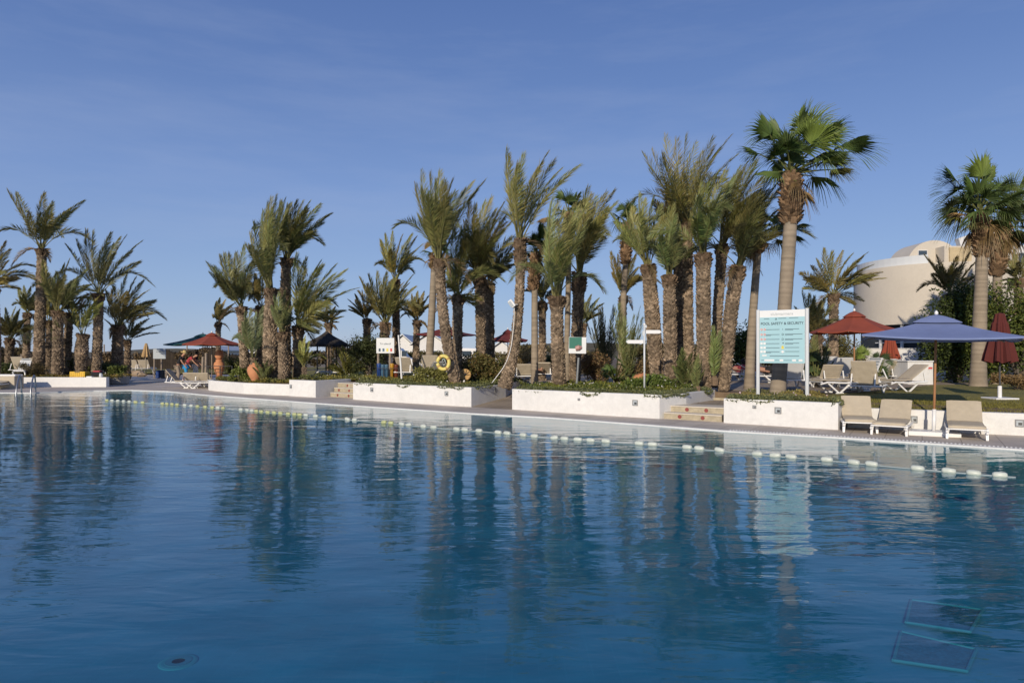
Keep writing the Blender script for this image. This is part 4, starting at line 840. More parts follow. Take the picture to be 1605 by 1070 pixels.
# lawn blades near the pool
mb=MB(); poly=[(7.35,14.75),(8.25,14.1),(9.8,13.2),(12,11.8),(16,16),(12,20),(9.4,18.2),(7.8,16.9)]
Q=rng.uniform([7.5,11.5],[16,20],(90000,2)); Q=Q[in_poly(Q,poly)][:42000]; P=np.c_[Q,np.interp(Q[:,1]-(-.57*(Q[:,0]-9.8)+13.13),[0,1.5],[.41,.50])]
n=len(P); H=rng.uniform(.025,.06,n); a=rng.uniform(0,2*PI,n); s=np.c_[np.cos(a),np.sin(a),0*a]*.006; tip=P+np.c_[rng.normal(0,.02,(n,2)),H]
V=np.stack([P-s,P+s,tip],1); c=A([.20,.18,.04])*rng.uniform(.6,1.5,n)[:,None]; mb.add(V.reshape(-1,3),np.arange(n*3).reshape(-1,3),np.repeat(c,3,0))
tag(mb.build('grass',M['leaf']),kind='stuff')
# ------------------------------------------------------------------ furniture helpers
def oriented(e,*objs):
    for o in objs: o.parent=e
def text(s,size,m,parent,loc,rx=PI/2,rz=0,align='LEFT',ext=.001,sx=1.0,bold=0):
    c=bpy.data.curves.new('lettering','FONT'); c.body=s; c.size=size; c.extrude=ext; c.align_x=align; c.offset=bold
    t=bpy.data.objects.new('lettering',c); COL.objects.link(t); bpy.context.view_layer.update()
    me=bpy.data.meshes.new_from_object(t.evaluated_get(bpy.context.evaluated_depsgraph_get())); bpy.data.objects.remove(t)
    o=bpy.data.objects.new('lettering',me); COL.objects.link(o); me.materials.clear(); me.materials.append(m); o.parent=parent; o.location=loc; o.rotation_euler=(rx,0,rz); o.scale=(sx,1,1); return o
def lounger(label,pos,rz,back=42,style='low',w=.60,L=1.12,bl=.66,h=.27,z=0,cushion=True,group='beige cushioned sun loungers',slats=False):
    """local: foot at y=0, hinge at y=L, back rises beyond"""
    e=empty('sun_lounger',(pos[0],pos[1],z),label,'sun lounger',group,rz)
    a=math.radians(back); cb,sb=math.cos(a),math.sin(a)
    fr=MB()
    for sx in (-1,1):
        x=sx*(w/2+.005)
        n=9; ys=np.linspace(-.02,L+.42,n); zs=h-.05+.03*np.sin(np.linspace(0,PI,n)*1.0)*-1+np.where(ys<.1,(.1-ys)*-.5,0)
        fr.tube(np.c_[np.full(n,x),ys,zs],.026,k=6,sq=True)
    for y in (.02,.35,.75,L,L+.38): fr.box((0,y,h-.055),(w,.05,.025))
    o=bevel(fr.build('frame',M['wplastic']),.006); o.parent=e
    if style=='low':
        for sx in (-1,1):
            for y in (.07,L+.30):
                lg=MB(); x=sx*(w/2-.01)
                lg.tube([[x,y,h-.05],[x+sx*.01,y-.01,h*.5],[x+sx*.015,y-.03 if y<.5 else y+.05,0]],[.045,.036,.030],k=4,sq=True)
                o=bevel(lg.build('leg',M['wplastic']),.006); o.parent=e
    else:
        for sx in (-1,1):
            for y0,y1 in ((.15,.48),(.82,.50)):
                lg=MB(); x=sx*(w/2-.02)
                lg.tube([[x,y0,h-.05],[x,(y0+y1)/2,h*.45],[x,y1,.02]],.026,k=4,sq=True)
                o=lg.build('leg',M['wplastic']); o.parent=e
            lg=MB(); lg.tube([[sx*(w/2-.02),.40,.02],[sx*(w/2-.02),.60,.02]],.024,k=4,sq=True); o=lg.build('foot_rail',M['wplastic']); o.parent=e
        for sx in (-1,1):
            lg=MB(); lg.tube([[sx*(w/2-.03),L+.38,h-.05],[sx*(w/2-.03),L+.10+.30*cb,h+.30*sb]],.02,k=4,sq=True)
            o=lg.build('back_strut',M['wplastic']); o.parent=e
    # seat and back shells
    th=.045 if cushion else .02; mm=M['beige'] if cushion else M['wplastic']
    n=15; ys=np.linspace(-.01,L,n); zt=h+th*.6-.018*np.sin(np.linspace(0,PI,n))+.004*np.sin(np.arange(n)*1.9)
    zt[0]-=.02
    def slab(P,Nrm,w,t,nx=9):
        P=A(P,float);Nrm=A(Nrm,float); xs=np.linspace(-w/2,w/2,nx); n=len(P)
        edge=np.where(abs(xs)>w/2-.01,-.012,0)+ -.010*(1-(xs/(w/2))**2)*0
        top=P[:,None,:]+A([1,0,0])*xs[None,:,None]+Nrm[:,None,:]*(t/2+edge[None,:,None]); bot=P[:,None,:]+A([1,0,0])*xs[None,:,None]-Nrm[:,None,:]*(t/2+edge[None,:,None])
        V=np.concatenate([top.reshape(-1,3),bot.reshape(-1,3)]); I=np.arange(n*nx).reshape(n,nx); m_=n*nx
        q=[np.stack([I[:-1,:-1],I[:-1,1:],I[1:,1:],I[1:,:-1]],-1).reshape(-1,4), np.stack([I[:-1,:-1],I[1:,:-1],I[1:,1:],I[:-1,1:]],-1).reshape(-1,4)+m_]
        for r in (I[0],I[-1][::-1]): q.append(np.stack([r[:-1],r[:-1]+m_,r[1:]+m_,r[1:]],-1))
        for r in (I[:,0][::-1],I[:,-1]): q.append(np.stack([r[:-1],r[:-1]+m_,r[1:]+m_,r[1:]],-1))
        return MB().add(V,q)
    P=np.c_[np.zeros(n),ys,zt-th/2]; o=slab(P,np.repeat([[0,0,1.]],n,0),w*.96,th).build('seat_cushion' if cushion else 'seat',mm,smooth=False); o.parent=e
    t=np.linspace(0,bl,9); P=np.c_[np.zeros(9),L+t*cb-.02,h+t*sb+.015]; o=slab(P,np.repeat([[0,-sb,cb]],9,0),w*.96,th).build('back_cushion' if cushion else 'backrest',mm); o.parent=e
    if slats:
        mb=MB()
        for k in range(7):
            q=.07+k*.085; c=A([0,L+q*cb-.02-sb*.013,h+q*sb+.015+cb*.013]); mb.box(c,(w*.8,.03*cb+.012,.03*sb+.012))
        o2=mb.build('slot',M['inkgrey']); o2.parent=o
    return e
def canopy(e,ax,ay,n,r,ztop,zedge,m,sag=.08,rot=0,vent=.22,tilt=(0,0),square=False,ribs=True,th=.012,venth=.09):
    """polygonal canopy round (ax,ay) in the thing's frame"""
    ang=np.arange(n)/n*2*PI+rot
    corner=np.stack([np.cos(ang)*r,np.sin(ang)*r],-1)
    def ring(f,z,inner=1):
        P=[]
        for i in range(n):
            a=corner[i];b=corner[(i+1)%n]
            for k in range(6):
                t=k/6; p=(a*(1-t)+b*t)*f
                scal=4*t*(1-t); P.append([p[0]+ax,p[1]+ay,z+scal*(-sag*1.1*f*f)+ (tilt[0]*p[0]+tilt[1]*p[1])])
        return A(P)
    fs=np.linspace(.10,1,9); zs=[ztop+(zedge-ztop)*(f**1.0) - sag*math.sin(PI*f)*.9 for f in fs]
    R=[ring(f,z) for f,z in zip(fs,zs)]; R.append(ring(1.0,zs[-1]-.025)); m_=n*6
    V=np.vstack(R); q=[]
    for k in range(len(R)-1):
        i=np.arange(m_); q.append(np.stack([i+k*m_,(i+1)%m_+k*m_,(i+1)%m_+(k+1)*m_,i+(k+1)*m_],-1))
    c=MB().add(V,np.vstack(q)).build('canopy',m,smooth=False); c.parent=e
    s=c.modifiers.new('thick','SOLIDIFY'); s.thickness=th; s.offset=-1
    fs=np.linspace(.01,vent+.02,4); R=[ring(f,ztop+.05+(zedge-ztop)*(f*.35+f*f/vent*.65)-sag*math.sin(PI*f)*.9) for f in fs]; V=np.vstack(R); q=[]
    for k in range(len(R)-1):
        i=np.arange(m_); q.append(np.stack([i+k*m_,(i+1)%m_+k*m_,(i+1)%m_+(k+1)*m_,i+(k+1)*m_],-1))
    v=MB().add(V,np.vstack(q)).build('vent_flap',m); v.parent=c; s=v.modifiers.new('thick','SOLIDIFY'); s.thickness=.01
    if ribs:
        for i in range(n):
            mb=MB(); p=corner[i]; T=lambda f,dz:[p[0]*f+ax,p[1]*f+ay,ztop+(zedge-ztop)*f-sag*math.sin(PI*f)*.9-dz+(tilt[0]*p[0]+tilt[1]*p[1])*f]
            mb.tube([T(.02,.04),T(.5,.035),T(.99,.045)],.012,k=5); mb.tube([[ax,ay,ztop-.42],T(.5,.04)],.009,k=5)
            o=mb.build('rib',M['oldwood']); o.parent=c
    return c
def parasol(label,base,z0,ztop,zedge,r,n,m,rot=0,lean=(0,0),poleM='wood',base_box=None,tube_h=.3,group=None,**k):
    x,y=base; e=empty('parasol',(x,y,z0),label,'parasol',group)
    H=ztop-z0
    o=MB().tube([[0,0,.08],[lean[0]*.5,lean[1]*.5,H*.5],[lean[0],lean[1],H]],.022,k=12).build('pole',M[poleM],smooth=True); o.parent=e
    if tube_h: o=MB().tube([[0,0,.04],[lean[0]*tube_h/H,lean[1]*tube_h/H,tube_h]],.034,k=12).build('pole_sleeve',M['wplastic'],smooth=True); o.parent=e
    if base_box: o=bevel(MB().box((0,0,.045),base_box,rz=k.pop('brz',0)).build('base_slab',M['wplastic']),.01); o.parent=e
    canopy(e,lean[0],lean[1],n,r,H-.05,zedge-z0,m,rot=rot,**k)
    o=MB().lathe((lean[0],lean[1],H),[(.012,0),(.035,.02),(.03,.06),(.005,.09)],k=12).build('finial',M['wplastic'],smooth=True); o.parent=e
    return e
def closed_parasol(label,base,z0,ztop,zlow,w,m,foot=None,group=None,pole='dark'):
    x,y=base; e=empty('closed_parasol',(x,y,z0),label,'parasol',group); H=ztop-z0; lo=zlow-z0
    k=40; a=np.arange(k)/k*2*PI; fold=1+.28*np.cos(a*8)
    prof=[(0,H),(.32,H-.03),(.42,H-.18*(H-lo)),(.50,H-.22*(H-lo)),(.62,H-.45*(H-lo)),(.92,H-.85*(H-lo)),(1.0,lo+.0)]
    R=[np.stack([np.cos(a)*w/2*r*(1+(fold-1)*min(1,r*1.2)),np.sin(a)*w/2*r*(1+(fold-1)*min(1,r*1.2)),np.full(k,z)+ (0 if z>lo+.01 else .03*np.cos(a*8))],-1) for r,z in prof]
    V=np.vstack(R); i=np.arange(k); q=np.vstack([np.stack([i+j*k,(i+1)%k+j*k,(i+1)%k+(j+1)*k,i+(j+1)*k],-1) for j in range(len(R)-1)])
    o=MB().add(V,q[:,::-1]).build('folded_canopy',m); o.parent=e
    o=MB().tube([[0,0,.02],[0,0,H-.1]],.02,k=10).build('pole',M[pole]); o.parent=e
    if foot:
        o=MB().tube([[0,0,.05],[0,0,.33]],.042,k=12).build('pole_sleeve',M['wplastic']); o.parent=e
        o=bevel(MB().box((0,0,.035),foot).build('base_slab',M['wplastic']),.008); o.parent=e
    return e
# ------------------------------------------------------------------ poolside loungers and blue umbrella
RZ=-math.radians(34)
lounger('leftmost of the three poolside loungers, touching the corner of the rules board planter',(6.84,13.40),RZ+.20,back=46,bl=.53,L=.84,w=.58,h=.26)
lounger('middle poolside lounger, right of the one against the planter corner, its seat dipping',(7.16,12.98),RZ-.02,back=40,bl=.54,L=.95,w=.58,h=.24)
lounger('poolside lounger standing alone right of the blue umbrella pole',(8.22,12.33),RZ+.05,back=42,bl=.54,L=.95,w=.60,h=.245)
parasol('square faded blue parasol standing on the deck between the poolside loungers',(8.06,13.05),0,2.30,1.875,1.72,4,M['blue_cloth'],rot=math.radians(45-29.4),lean=(.07,.03),base_box=(.85,.5,.085),brz=-.5,tube_h=.50,sag=.045,vent=.30,tilt=(-.026,.012),venth=.10,group='open parasols')
parasol('open brick red parasol behind the white loungers at the right',(X_(1339,19.6),19.6),.53,2.78,2.20,1.18,8,M['red_cloth'],rot=.2,base_box=(.6,.6,.05),tube_h=.28,sag=.04,vent=.24,group='open parasols')
closed_parasol('small closed red parasol in front of the white courtyard wall',(X_(1395,29),29),.5,2.45,1.33,.66,M['red_cloth'],group='closed parasols')
closed_parasol('tall closed red parasol on a white square base on the lawn',(X_(1567,15.6),15.6),.5,2.50,1.37,.56,M['shaded_red_cloth'],foot=(.52,.52,.06),group='closed parasols')
# terrace loungers at the right
q=.535
LR='white framed loungers on the upper terrace'
lounger('white framed lounger whose beige back faces the camera, left of the red parasol pole',(X_(1302,20.6),21.6),PI-.08,back=50,bl=.5,style='x',z=q,group=LR,h=.30)
lounger('white framed lounger with beige back directly behind the red parasol pole',(X_(1338,21.0),22.0),PI+.05,back=50,bl=.5,style='x',z=q,group=LR,h=.30)
lounger('white x legged lounger with its frame side on, left under the red parasol',(X_(1278,17.8),17.8),-PI/2+.05,back=4,style='x',z=.53,group=LR,h=.36,L=1.15,bl=.6)
lounger('beige lounger standing on end right of the red parasol pole',(X_(1384,17.9),18.3),PI/2+.9,back=58,style='x',z=.5,group=LR,h=.30)
lounger('white lounger seen side on with raised back, rightmost on the lawn',(X_(1386,18.6),18.6),-PI/2+.12,back=38,style='x',z=.5,group=LR,h=.36,L=.62,bl=.62)
# stacked white A-shaped backs
e=lounger('white lounger with its bare back tipped up steeply under the red parasol',(X_(1322,19.0),19.0),-PI/2+.1,back=66,style='x',z=.53,group=LR,h=.34,L=.75,bl=.62,cushion=False,slats=True)
lounger('bare white slatted chair behind the rules board right post',(X_(1279,24),24.4),PI,back=62,style='x',z=q,cushion=False,slats=True,group=LR,h=.34,w=.6)
lounger('second bare white slatted chair in the shade right of the first',(X_(1303,24.5),24.9),PI,back=55,style='x',z=q,cushion=False,slats=True,group=LR,h=.34,w=.6)
lounger('bare bluish shaded lounger behind the red parasol',(X_(1352,25.5),26.3),PI+.1,back=45,style='x',z=q,cushion=False,group=LR,h=.36,w=.66)
lounger('bare shaded lounger left of the closed small parasol',(X_(1376,25.2),26.0),PI,back=45,style='x',z=q,cushion=False,group=LR,h=.36,w=.66)
lounger('beige lounger under the small closed red parasol',(X_(1402,24.4),25.4),PI,back=45,style='x',z=q,group=LR,h=.30,w=.72)
lounger('white lounger with a blue towel behind the rules board',(X_(1247,19.8),20.6),PI-.2,back=50,style='x',z=q,cushion=False,group=LR,h=.34,w=.55)
# towel
e=tag(MB().box((X_(1247,19.75),19.72,1.10),(.42,.05,.30),rz=.05).build('beach_towel',M['towel']),'pale blue towel hung over a chair back between the rules board posts','towel'); bevel(e,.02)
# middle terrace loungers
LM='loungers on the middle terrace'
lounger('beige backed lounger at the left of the middle terrace beside the curved trunk',(X_(818,24.6),25.5),PI+.05,back=50,style='x',z=q,group=LM,h=.30,bl=.45)
lounger('white lounger on the middle terrace between the dark trunk and the pineapple palm',(X_(858,27),28.2),PI-.1,back=34,style='x',z=q,group=LM,h=.30,w=.55)
lounger('white lounger farther left behind the fan palm trunk',(X_(836,28),28.9),PI,back=35,style='x',z=q,group=LM,h=.30,w=.62,bl=.5)
lounger('beige lounger under the small photo sign',(X_(908,25),25.9),PI+.1,back=45,style='x',z=.5,group=LM,h=.38,w=.55)
lounger('pale lounger back between the photo sign and the low fan palm',(X_(936,26),26.9),PI-.3,back=55,style='x',z=.5,group=LM,h=.38,w=.5)
# left-middle behind the bins
LL='loungers behind the recycling bins'
lounger('cream lounger right of the recycling bins behind the leaning white pole',(X_(641,26.5),27.4),PI-.1,back=48,style='x',z=.5,group=LL,h=.42,w=.62)
lounger('cream lounger next to the smooth trunk behind the bins',(X_(667,26),26.9),PI+.15,back=60,style='x',z=.5,group=LL,h=.42,w=.62)
lounger('bare white lounger end in front of the cream ones',(X_(652,25),25.8),PI+.6,back=40,style='x',z=.5,group=LL,h=.34,w=.5,cushion=False)
# left bank chairs
LB='chairs on the left bank'
lounger('tan backed lounger at the far left behind the ladder',(X_(30,34.6),35.6),PI+.1,back=62,style='x',z=.42,group=LB,h=.40,w=.55)
lounger('tan lounger seen between the two front left palms',(X_(76,35),35.9),PI-.4,back=62,style='x',z=.42,group=LB,h=.34,w=.55)
lounger('pale lounger back beyond the slender left palms',(X_(164,40),40.8),PI,back=60,style='x',z=.1,group=LB,h=.5,w=.6)
lounger('grey white lounger on the far lawn, left of the tan parasol',(X_(211,50),51),PI,back=55,style='x',z=.12,group=LB,h=.45,w=.75)
lounger('cream lounger on the far lawn under the tan parasol',(X_(226,50),51),PI+.1,back=55,style='x',z=.12,group=LB,h=.45,w=.75)
closed_parasol('small closed tan parasol on the far left lawn',(X_(229,49),49),.12,2.35,1.35,.5,M['tan_cloth'],group='closed parasols')
# white slatted chair on the wall at left and white tanning bed with pale cushion
lounger('white slatted chair standing on the left planter behind the metal ladder',(X_(29,33),33.0),.15,back=64,style='low',z=.42,cushion=False,slats=True,h=.36,w=.52,L=.45,bl=.52,group=LB)
lounger('cream cushioned lounger cut by the left picture edge',(X_(-18,29.6),29.2),PI/2-1.35,back=10,style='low',z=0,h=.30,w=.8,L=1.3,group=LB)
e=empty('white_block_seat',(X_(6,31),31,0),'low cream and white block seat at the far left beside the slatted chair','seat')
o=bevel(MB().box((0,0,.28),(1.4,.6,.56)).build('block',M['beige']),.02); o.parent=e
o=bevel(MB().box((.2,0,.60),(1.0,.5,.08)).build('top_slab',M['wplastic']),.02); o.parent=e
# under-umbrella loungers at left (plaza)
LU='loungers under the left red parasol'
for lab,u,Y,r in (('beige lounger back left half under the left red parasol',302,32.4,PI+.05),('beige lounger back right half under the left red parasol',326,32.2,PI-.05)):
    lounger(lab,(X_(u,Y),Y+.95),r,back=50,style='x',z=0,group=LU,h=.28,w=.66,bl=.50)
lounger('tilted beige lounger seen from the side under the left red parasol',(X_(316,31.6),31.4),PI/2+.1,back=50,style='x',z=0,group=LU,h=.34,w=.6,L=1.0)
lounger('flat white x legged lounger at the water end of the left plaza',(X_(286,30.9),30.9),-PI/2+.2,back=4,style='x',z=0,group=LU,h=.34,w=.5,L=1.1,bl=.5,cushion=False)
parasol('open brick red parasol on the left plaza near the two walkers',(X_(332,31.8),31.8),0,2.55,2.02,1.32*1.0,8,M['red_cloth'],rot=.1,poleM='oldwood',tube_h=.3,sag=.04,vent=.2,group='open parasols')
parasol('wide dark green parasol behind the left red one',(X_(318,40),40),0,2.75,2.12,2.1,6,M['green_cloth'],rot=.3,poleM='oldwood',tube_h=.3,sag=.06,vent=.22,group='open parasols',tilt=(0,0))
parasol('open dark red parasol behind the life ring palm',(X_(700,30),30),.5,2.80,2.42,1.42,4,M['maroon_cloth'],rot=.5,poleM='dark',tube_h=.3,sag=.06,vent=.2,group='open parasols')
parasol('small dark maroon parasol with a floppy edge left of the floodlight palm',(X_(796,33),33),.5,2.75,2.25,.98,6,M['maroon_cloth'],rot=.2,poleM='dark',tube_h=0,sag=.10,vent=.25,group='open parasols')
# wooden posts on the plaza
for u,v0,v1,Y,lab in ((317,559,594,33.5,'pale wooden post nearest the walkers on the left plaza'),(322,553,586,36,'taller pale wooden post behind the nearer one')):
    x=X_(u,Y); e=tag(MB().tube([[x,Y,0],[x+.03,Y,EYE-(v0-HV)/F*Y]],.055,k=10).build('wooden_post',M['oldwood']),lab,'post','wooden posts on the left plaza')
# ------------------------------------------------------------------ pots
def jar(label,loc,h,prof,cat='jar',group='clay jars',handles=True):
    e=empty('clay_jar',loc,label,cat,group); o=MB().lathe((0,0,0),[(r*h,z*h) for r,z in prof],k=40).build('body',M['terracotta'],smooth=True); o.parent=e
    mb=MB()
    for s in (-1,1): mb.tube([[s*.16*h,0,.90*h],[s*.30*h,0,.90*h],[s*.31*h,0,.78*h]],.02*h,k=6)
    o=mb.build('handle',M['terracotta'],smooth=True); o.parent=e
PR=[(.15,0),(.17,.03),(.16,.08),(.24,.22),(.36,.45),(.40,.62),(.37,.78),(.27,.90),(.17,.94),(.14,.955),(.17,.985),(.15,1.0),(.11,.99),(.11,.9)]
jar('large round clay jar on the soil behind the lower planter wall',(X_(400.5,27.3),27.3,.40),.80,PR)
e=empty('stacked_jar',(X_(343.5,32),32,.4),'tall clay pot stack with a small jar set on top of a wide one','jar','clay jars')
o=MB().lathe((0,0,0),[(.10,0),(.12,.04),(.13,.2),(.20,.35),(.25,.6),(.22,.75),(.14,.82),(.16,.88),(.14,.9),(.02,.9)],k=32).build('wide_jar',M['terracotta'],smooth=True); o.parent=e
o=MB().lathe((0,0,.88),[(.08,0),(.17,.12),(.2,.22),(.15,.36),(.08,.42),(.10,.47),(.01,.47)],k=32).build('small_jar',M['terracotta'],smooth=True); o.parent=e
mb=MB(); 
for s in (-1,1): mb.tube([[s*.08,0,1.30],[s*.19,0,1.28],[s*.17,0,1.12]],.018,k=6)
o=mb.build('handle',M['terracotta']); o.parent=e
# low metal rail round it
e=empty('metal_rail',(X_(345,31.4),31.4,.0),'low dark metal rail in front of the stacked clay pot','rail')
mb=MB(); mb.tube([[-.75,0,1.0],[.55,0,1.0]],.018,k=6); mb.tube([[-.5,0,.72],[.3,0,.72]],.015,k=6); o=mb.build('rail',M['dark']); o.parent=e
for x in (-.55,.0,.55): o=MB().tube([[x,0,0],[x,0,1.0]],.022,k=6).build('post',M['dark']); o.parent=e
# terracotta wedge (tile roof of a lantern) by the signpost
e=empty('clay_amphora',(X_(997,21),21,.5),'orange clay amphora lying in the bed beside the arrow signpost','jar','clay jars')
o=MB().tube([[-.28,0,.12],[-.15,0,.18],[0,0,.25],[.14,0,.34],[.24,0,.42]],[.05,.14,.18,.13,.06],k=20).build('body',M['terracotta'],smooth=True); o.parent=e
o=MB().tube([[.24,0,.42],[.28,0,.45]],[.07,.08],k=16).build('neck',M['terracotta']); o.parent=e
# ------------------------------------------------------------------ life ring, cable, floodlight, disc
Yb=21.2; c=W(695,568,Yb)
e=empty('life_ring',c,'yellow life ring hung on the curved palm trunk','life ring')
k=40; a=np.arange(k+1)/k*2*PI; P=np.c_[np.cos(a)*.178,np.zeros(k+1),np.sin(a)*.205]
o=MB().tube(P,.056,k=14,cap=False).build('ring',M['buoy'],smooth=True); o.parent=e
for i in range(4):
    aa=i*PI/2+.6; p=A([math.cos(aa)*.178,0,math.sin(aa)*.205]); d=A([-math.sin(aa),0,math.cos(aa)]); o=MB().tube([p-d*.03,p+d*.03],.0575,k=14).build('band',M['orange_disc']); o.parent=e
mb=MB(); b=np.linspace(0,6*PI,60); mb.tube(np.c_[np.sin(b)*.05+.01,np.full(60,.05),.11*np.cos(b*1.03)],.012,k=5); mb.tube([[0,.05,.1],[0,.06,.30]],.01,k=5); o=mb.build('coiled_rope',M['rope']); o.parent=e
Yd=22.0; c=W(729,587,Yd); e=empty('amber_disc_lamp',(c[0],c[1],c[2]),'amber disc lamp with dark ribs in the shrub beside the curved trunk','lamp')
o=MB().tube([[0,0,0],[0,.02,0],[0,.10,0]],[.17,.19,.15],k=32).build('disc',M['orange_disc'],smooth=False); o.parent=e
mb=MB()
for i in range(5): a_=i*PI/5; mb.tube([[math.cos(a_)*.16,-.012,math.sin(a_)*.16],[math.cos(a_+PI)*.03,-.03,math.sin(a_+PI)*.03]],.008,k=4)
o=mb.build('ribs',M['dark']); o.parent=e
o=MB().tube([[0,.06,-.1],[.02,.08,EYE*0-(c[2]-.5)]],.025,k=8).build('stem',M['dark']); o.parent=e
# floodlight with a cable hanging to the ground
Yf=20.75; f=W(803,477,Yf)
e=empty('floodlight',f,'white floodlight clamped to the tallest middle palm, cable looping down','lamp')
o=bevel(MB().box((-.02,-.05,.02),(.13,.16,.24),M=[[.8,0,-.6],[0,1,0],[.6,0,.8]]).build('lamp_head',M['wplastic']),.01); o.parent=e
o=MB().box((-.05,-.135,.0),(.10,.012,.18),M=[[.8,0,-.6],[0,1,0],[.6,0,.8]]).build('lens',M['inkgrey']); o.parent=e
o=MB().tube([[.03,0,.02],[.10,.02,.0],[.16,.05,.0]],.015,k=6).build('bracket',M['grey_post']); o.parent=e
pts=[W(u,v,y) for u,v,y in ((806,482,20.7),(806,500,20.7),(804,520,20.75),(802,540,20.8),(797,560,20.85),(790,575,20.9),(780,588,21.0),(771,600,21.1))]
t=np.linspace(0,1,30); pa=A([[np.interp(x,np.linspace(0,1,8),A(pts)[:,i]) for i in range(3)] for x in t])
for _ in range(4): pa[1:-1]=(pa[:-2]+2*pa[1:-1]+pa[2:])/4
o=MB().tube(pa-f,.013,k=6).build('cable',M['wplastic'],smooth=True); o.parent=e
# ------------------------------------------------------------------ rules board
L0=A([5.73,15.9]);R0=A([6.60,15.27])
rz=math.atan2(*(R0-L0)[::-1]); wb=np.linalg.norm(R0-L0); e=empty('rules_board',((L0[0]+R0[0])/2,(L0[1]+R0[1])/2,.5),'large pale blue POOL SAFETY & SECURITY board on two grey posts','sign',None,rz)
zt=2.56-.5; zb_=1.345-.5
for s in (-1,1):
    o=MB().tube([[s*wb/2,0,-.1],[s*wb/2,0,zt+.02]],.042,k=14).build('post',M['grey_post'],smooth=False); o.parent=e
pw=wb-.085
panel=bevel(MB().box((0,0,(zt+zb_)/2),(pw,.03,zt-zb_)).build('panel',M['signwhite']),.004); panel.parent=e
fz=-.0185
o=MB().box((0,fz,(zb_+zt-.16)/2),(pw*.995,.005,zt-.16-zb_-.004)).build('printed_field',M['signcyan']); o.parent=panel
text('clubmarmara',.082,M['inkgrey'],panel,(0,fz-.003,zt-.115),align='CENTER',sx=1.15)
text('POOL SAFETY & SECURITY',.0835,M['ink'],panel,(0,fz-.006,zt-.335),align='CENTER',sx=.95,bold=.0012)
mbt=MB(); mbr=MB(); mbw=MB(); mby=MB(); yy=fz-.005
def bar(mb,x0,x1,z,h=.010): mb.box(((x0+x1)/2,yy,z),(x1-x0,.004,h))
xl=-pw/2; H=zt-zb_
rows=[.345,.44,.53,.61,.69,.765]
for i,r in enumerate(rows):
    z=zt-H*(r+.02)
    bar(mbt,xl+.13*pw,xl+.45*pw,z); 
    if i in (1,5): bar(mbt,xl+.13*pw,xl+.26*pw,z-.022,.008)
    bar(mbt,xl+.57*pw,xl+(.95 if i in (1,2) else .88)*pw,z+.006); 
    if i<4: bar(mbt,xl+.57*pw,xl+.75*pw,z-.016,.008)
    for j in range(2):
        mbw.box((xl+(.045+.07*j)*pw,yy-.001,z+.004),(.052*pw,.004,.055))
        if i<3:
            k=14; a=np.arange(k+1)/k*2*PI; mbr.tube(np.c_[xl+(.045+.07*j)*pw+np.cos(a)*.021,np.full(k+1,yy-.004),z+.004+np.sin(a)*.021],.0045,k=4,cap=False); mbr.tube([[xl+(.045+.07*j)*pw-.014,yy-.004,z+.018],[xl+(.045+.07*j)*pw+.014,yy-.004,z-.010]],.004,k=4)
    cx=xl+.52*pw
    if i==4: mby.tube([[cx,yy-.002,z+.03],[cx,yy-.004,z+.03]],.03,k=3); mby.box((cx,yy-.002,z),(.052,.004,.05))
    elif i in (1,2):
        k=14; a=np.arange(k+1)/k*2*PI; mbt.tube(np.c_[cx+np.cos(a)*.021,np.full(k+1,yy-.003),z+np.sin(a)*.021],.004,k=4,cap=False)
    elif i==3: mbt.box((cx+.01,yy-.002,z+.01),(.025,.004,.022))
    elif i==5: mbw.tube([[cx,yy-.002,z],[cx,yy-.004,z]],.03,k=16)
    else: mbt.box((cx,yy-.002,z),(.012,.004,.02))
bar(mbt,xl+.23*pw,xl+.88*pw,zt-H*.865,.012); mbw.box((xl+.11*pw,yy-.001,zt-H*.855),(.10*pw,.004,.035))
for x0,x1 in ((.11,.33),(.455,.53),(.73,.81),(.87,.95)): mbw.box((xl+(x0+x1)/2*pw,yy-.001,zt-H*.945),((x1-x0)*pw,.004,.045))
for x0,x1 in ((.04,.10),(.35,.44),(.545,.71),(.82,.86)): bar(mbt,xl+x0*pw,xl+x1*pw,zt-H*.945,.008)
bar(mbt,xl+.10*pw,xl+.22*pw,zt-.195,.009); bar(mbt,xl+.42*pw,xl+.60*pw,zt-.19,.009); bar(mbt,xl+.66*pw,xl+.86*pw,zt-.185,.009)
k=14; a=np.arange(k+1)/k*2*PI; mbt.tube(np.c_[xl+.37*pw+np.cos(a)*.016,np.full(k+1,yy-.003),zt-.205+np.sin(a)*.016],.005,k=4,cap=False)
for mb,mm,nm in ((mbt,'ink','small_print'),(mbr,'inkred','red_prohibition_signs'),(mbw,'signwhite','pictogram_plates'),(mby,'inkyellow','warning_pictogram')):
    o=mb.build(nm,M[mm]); o.parent=panel
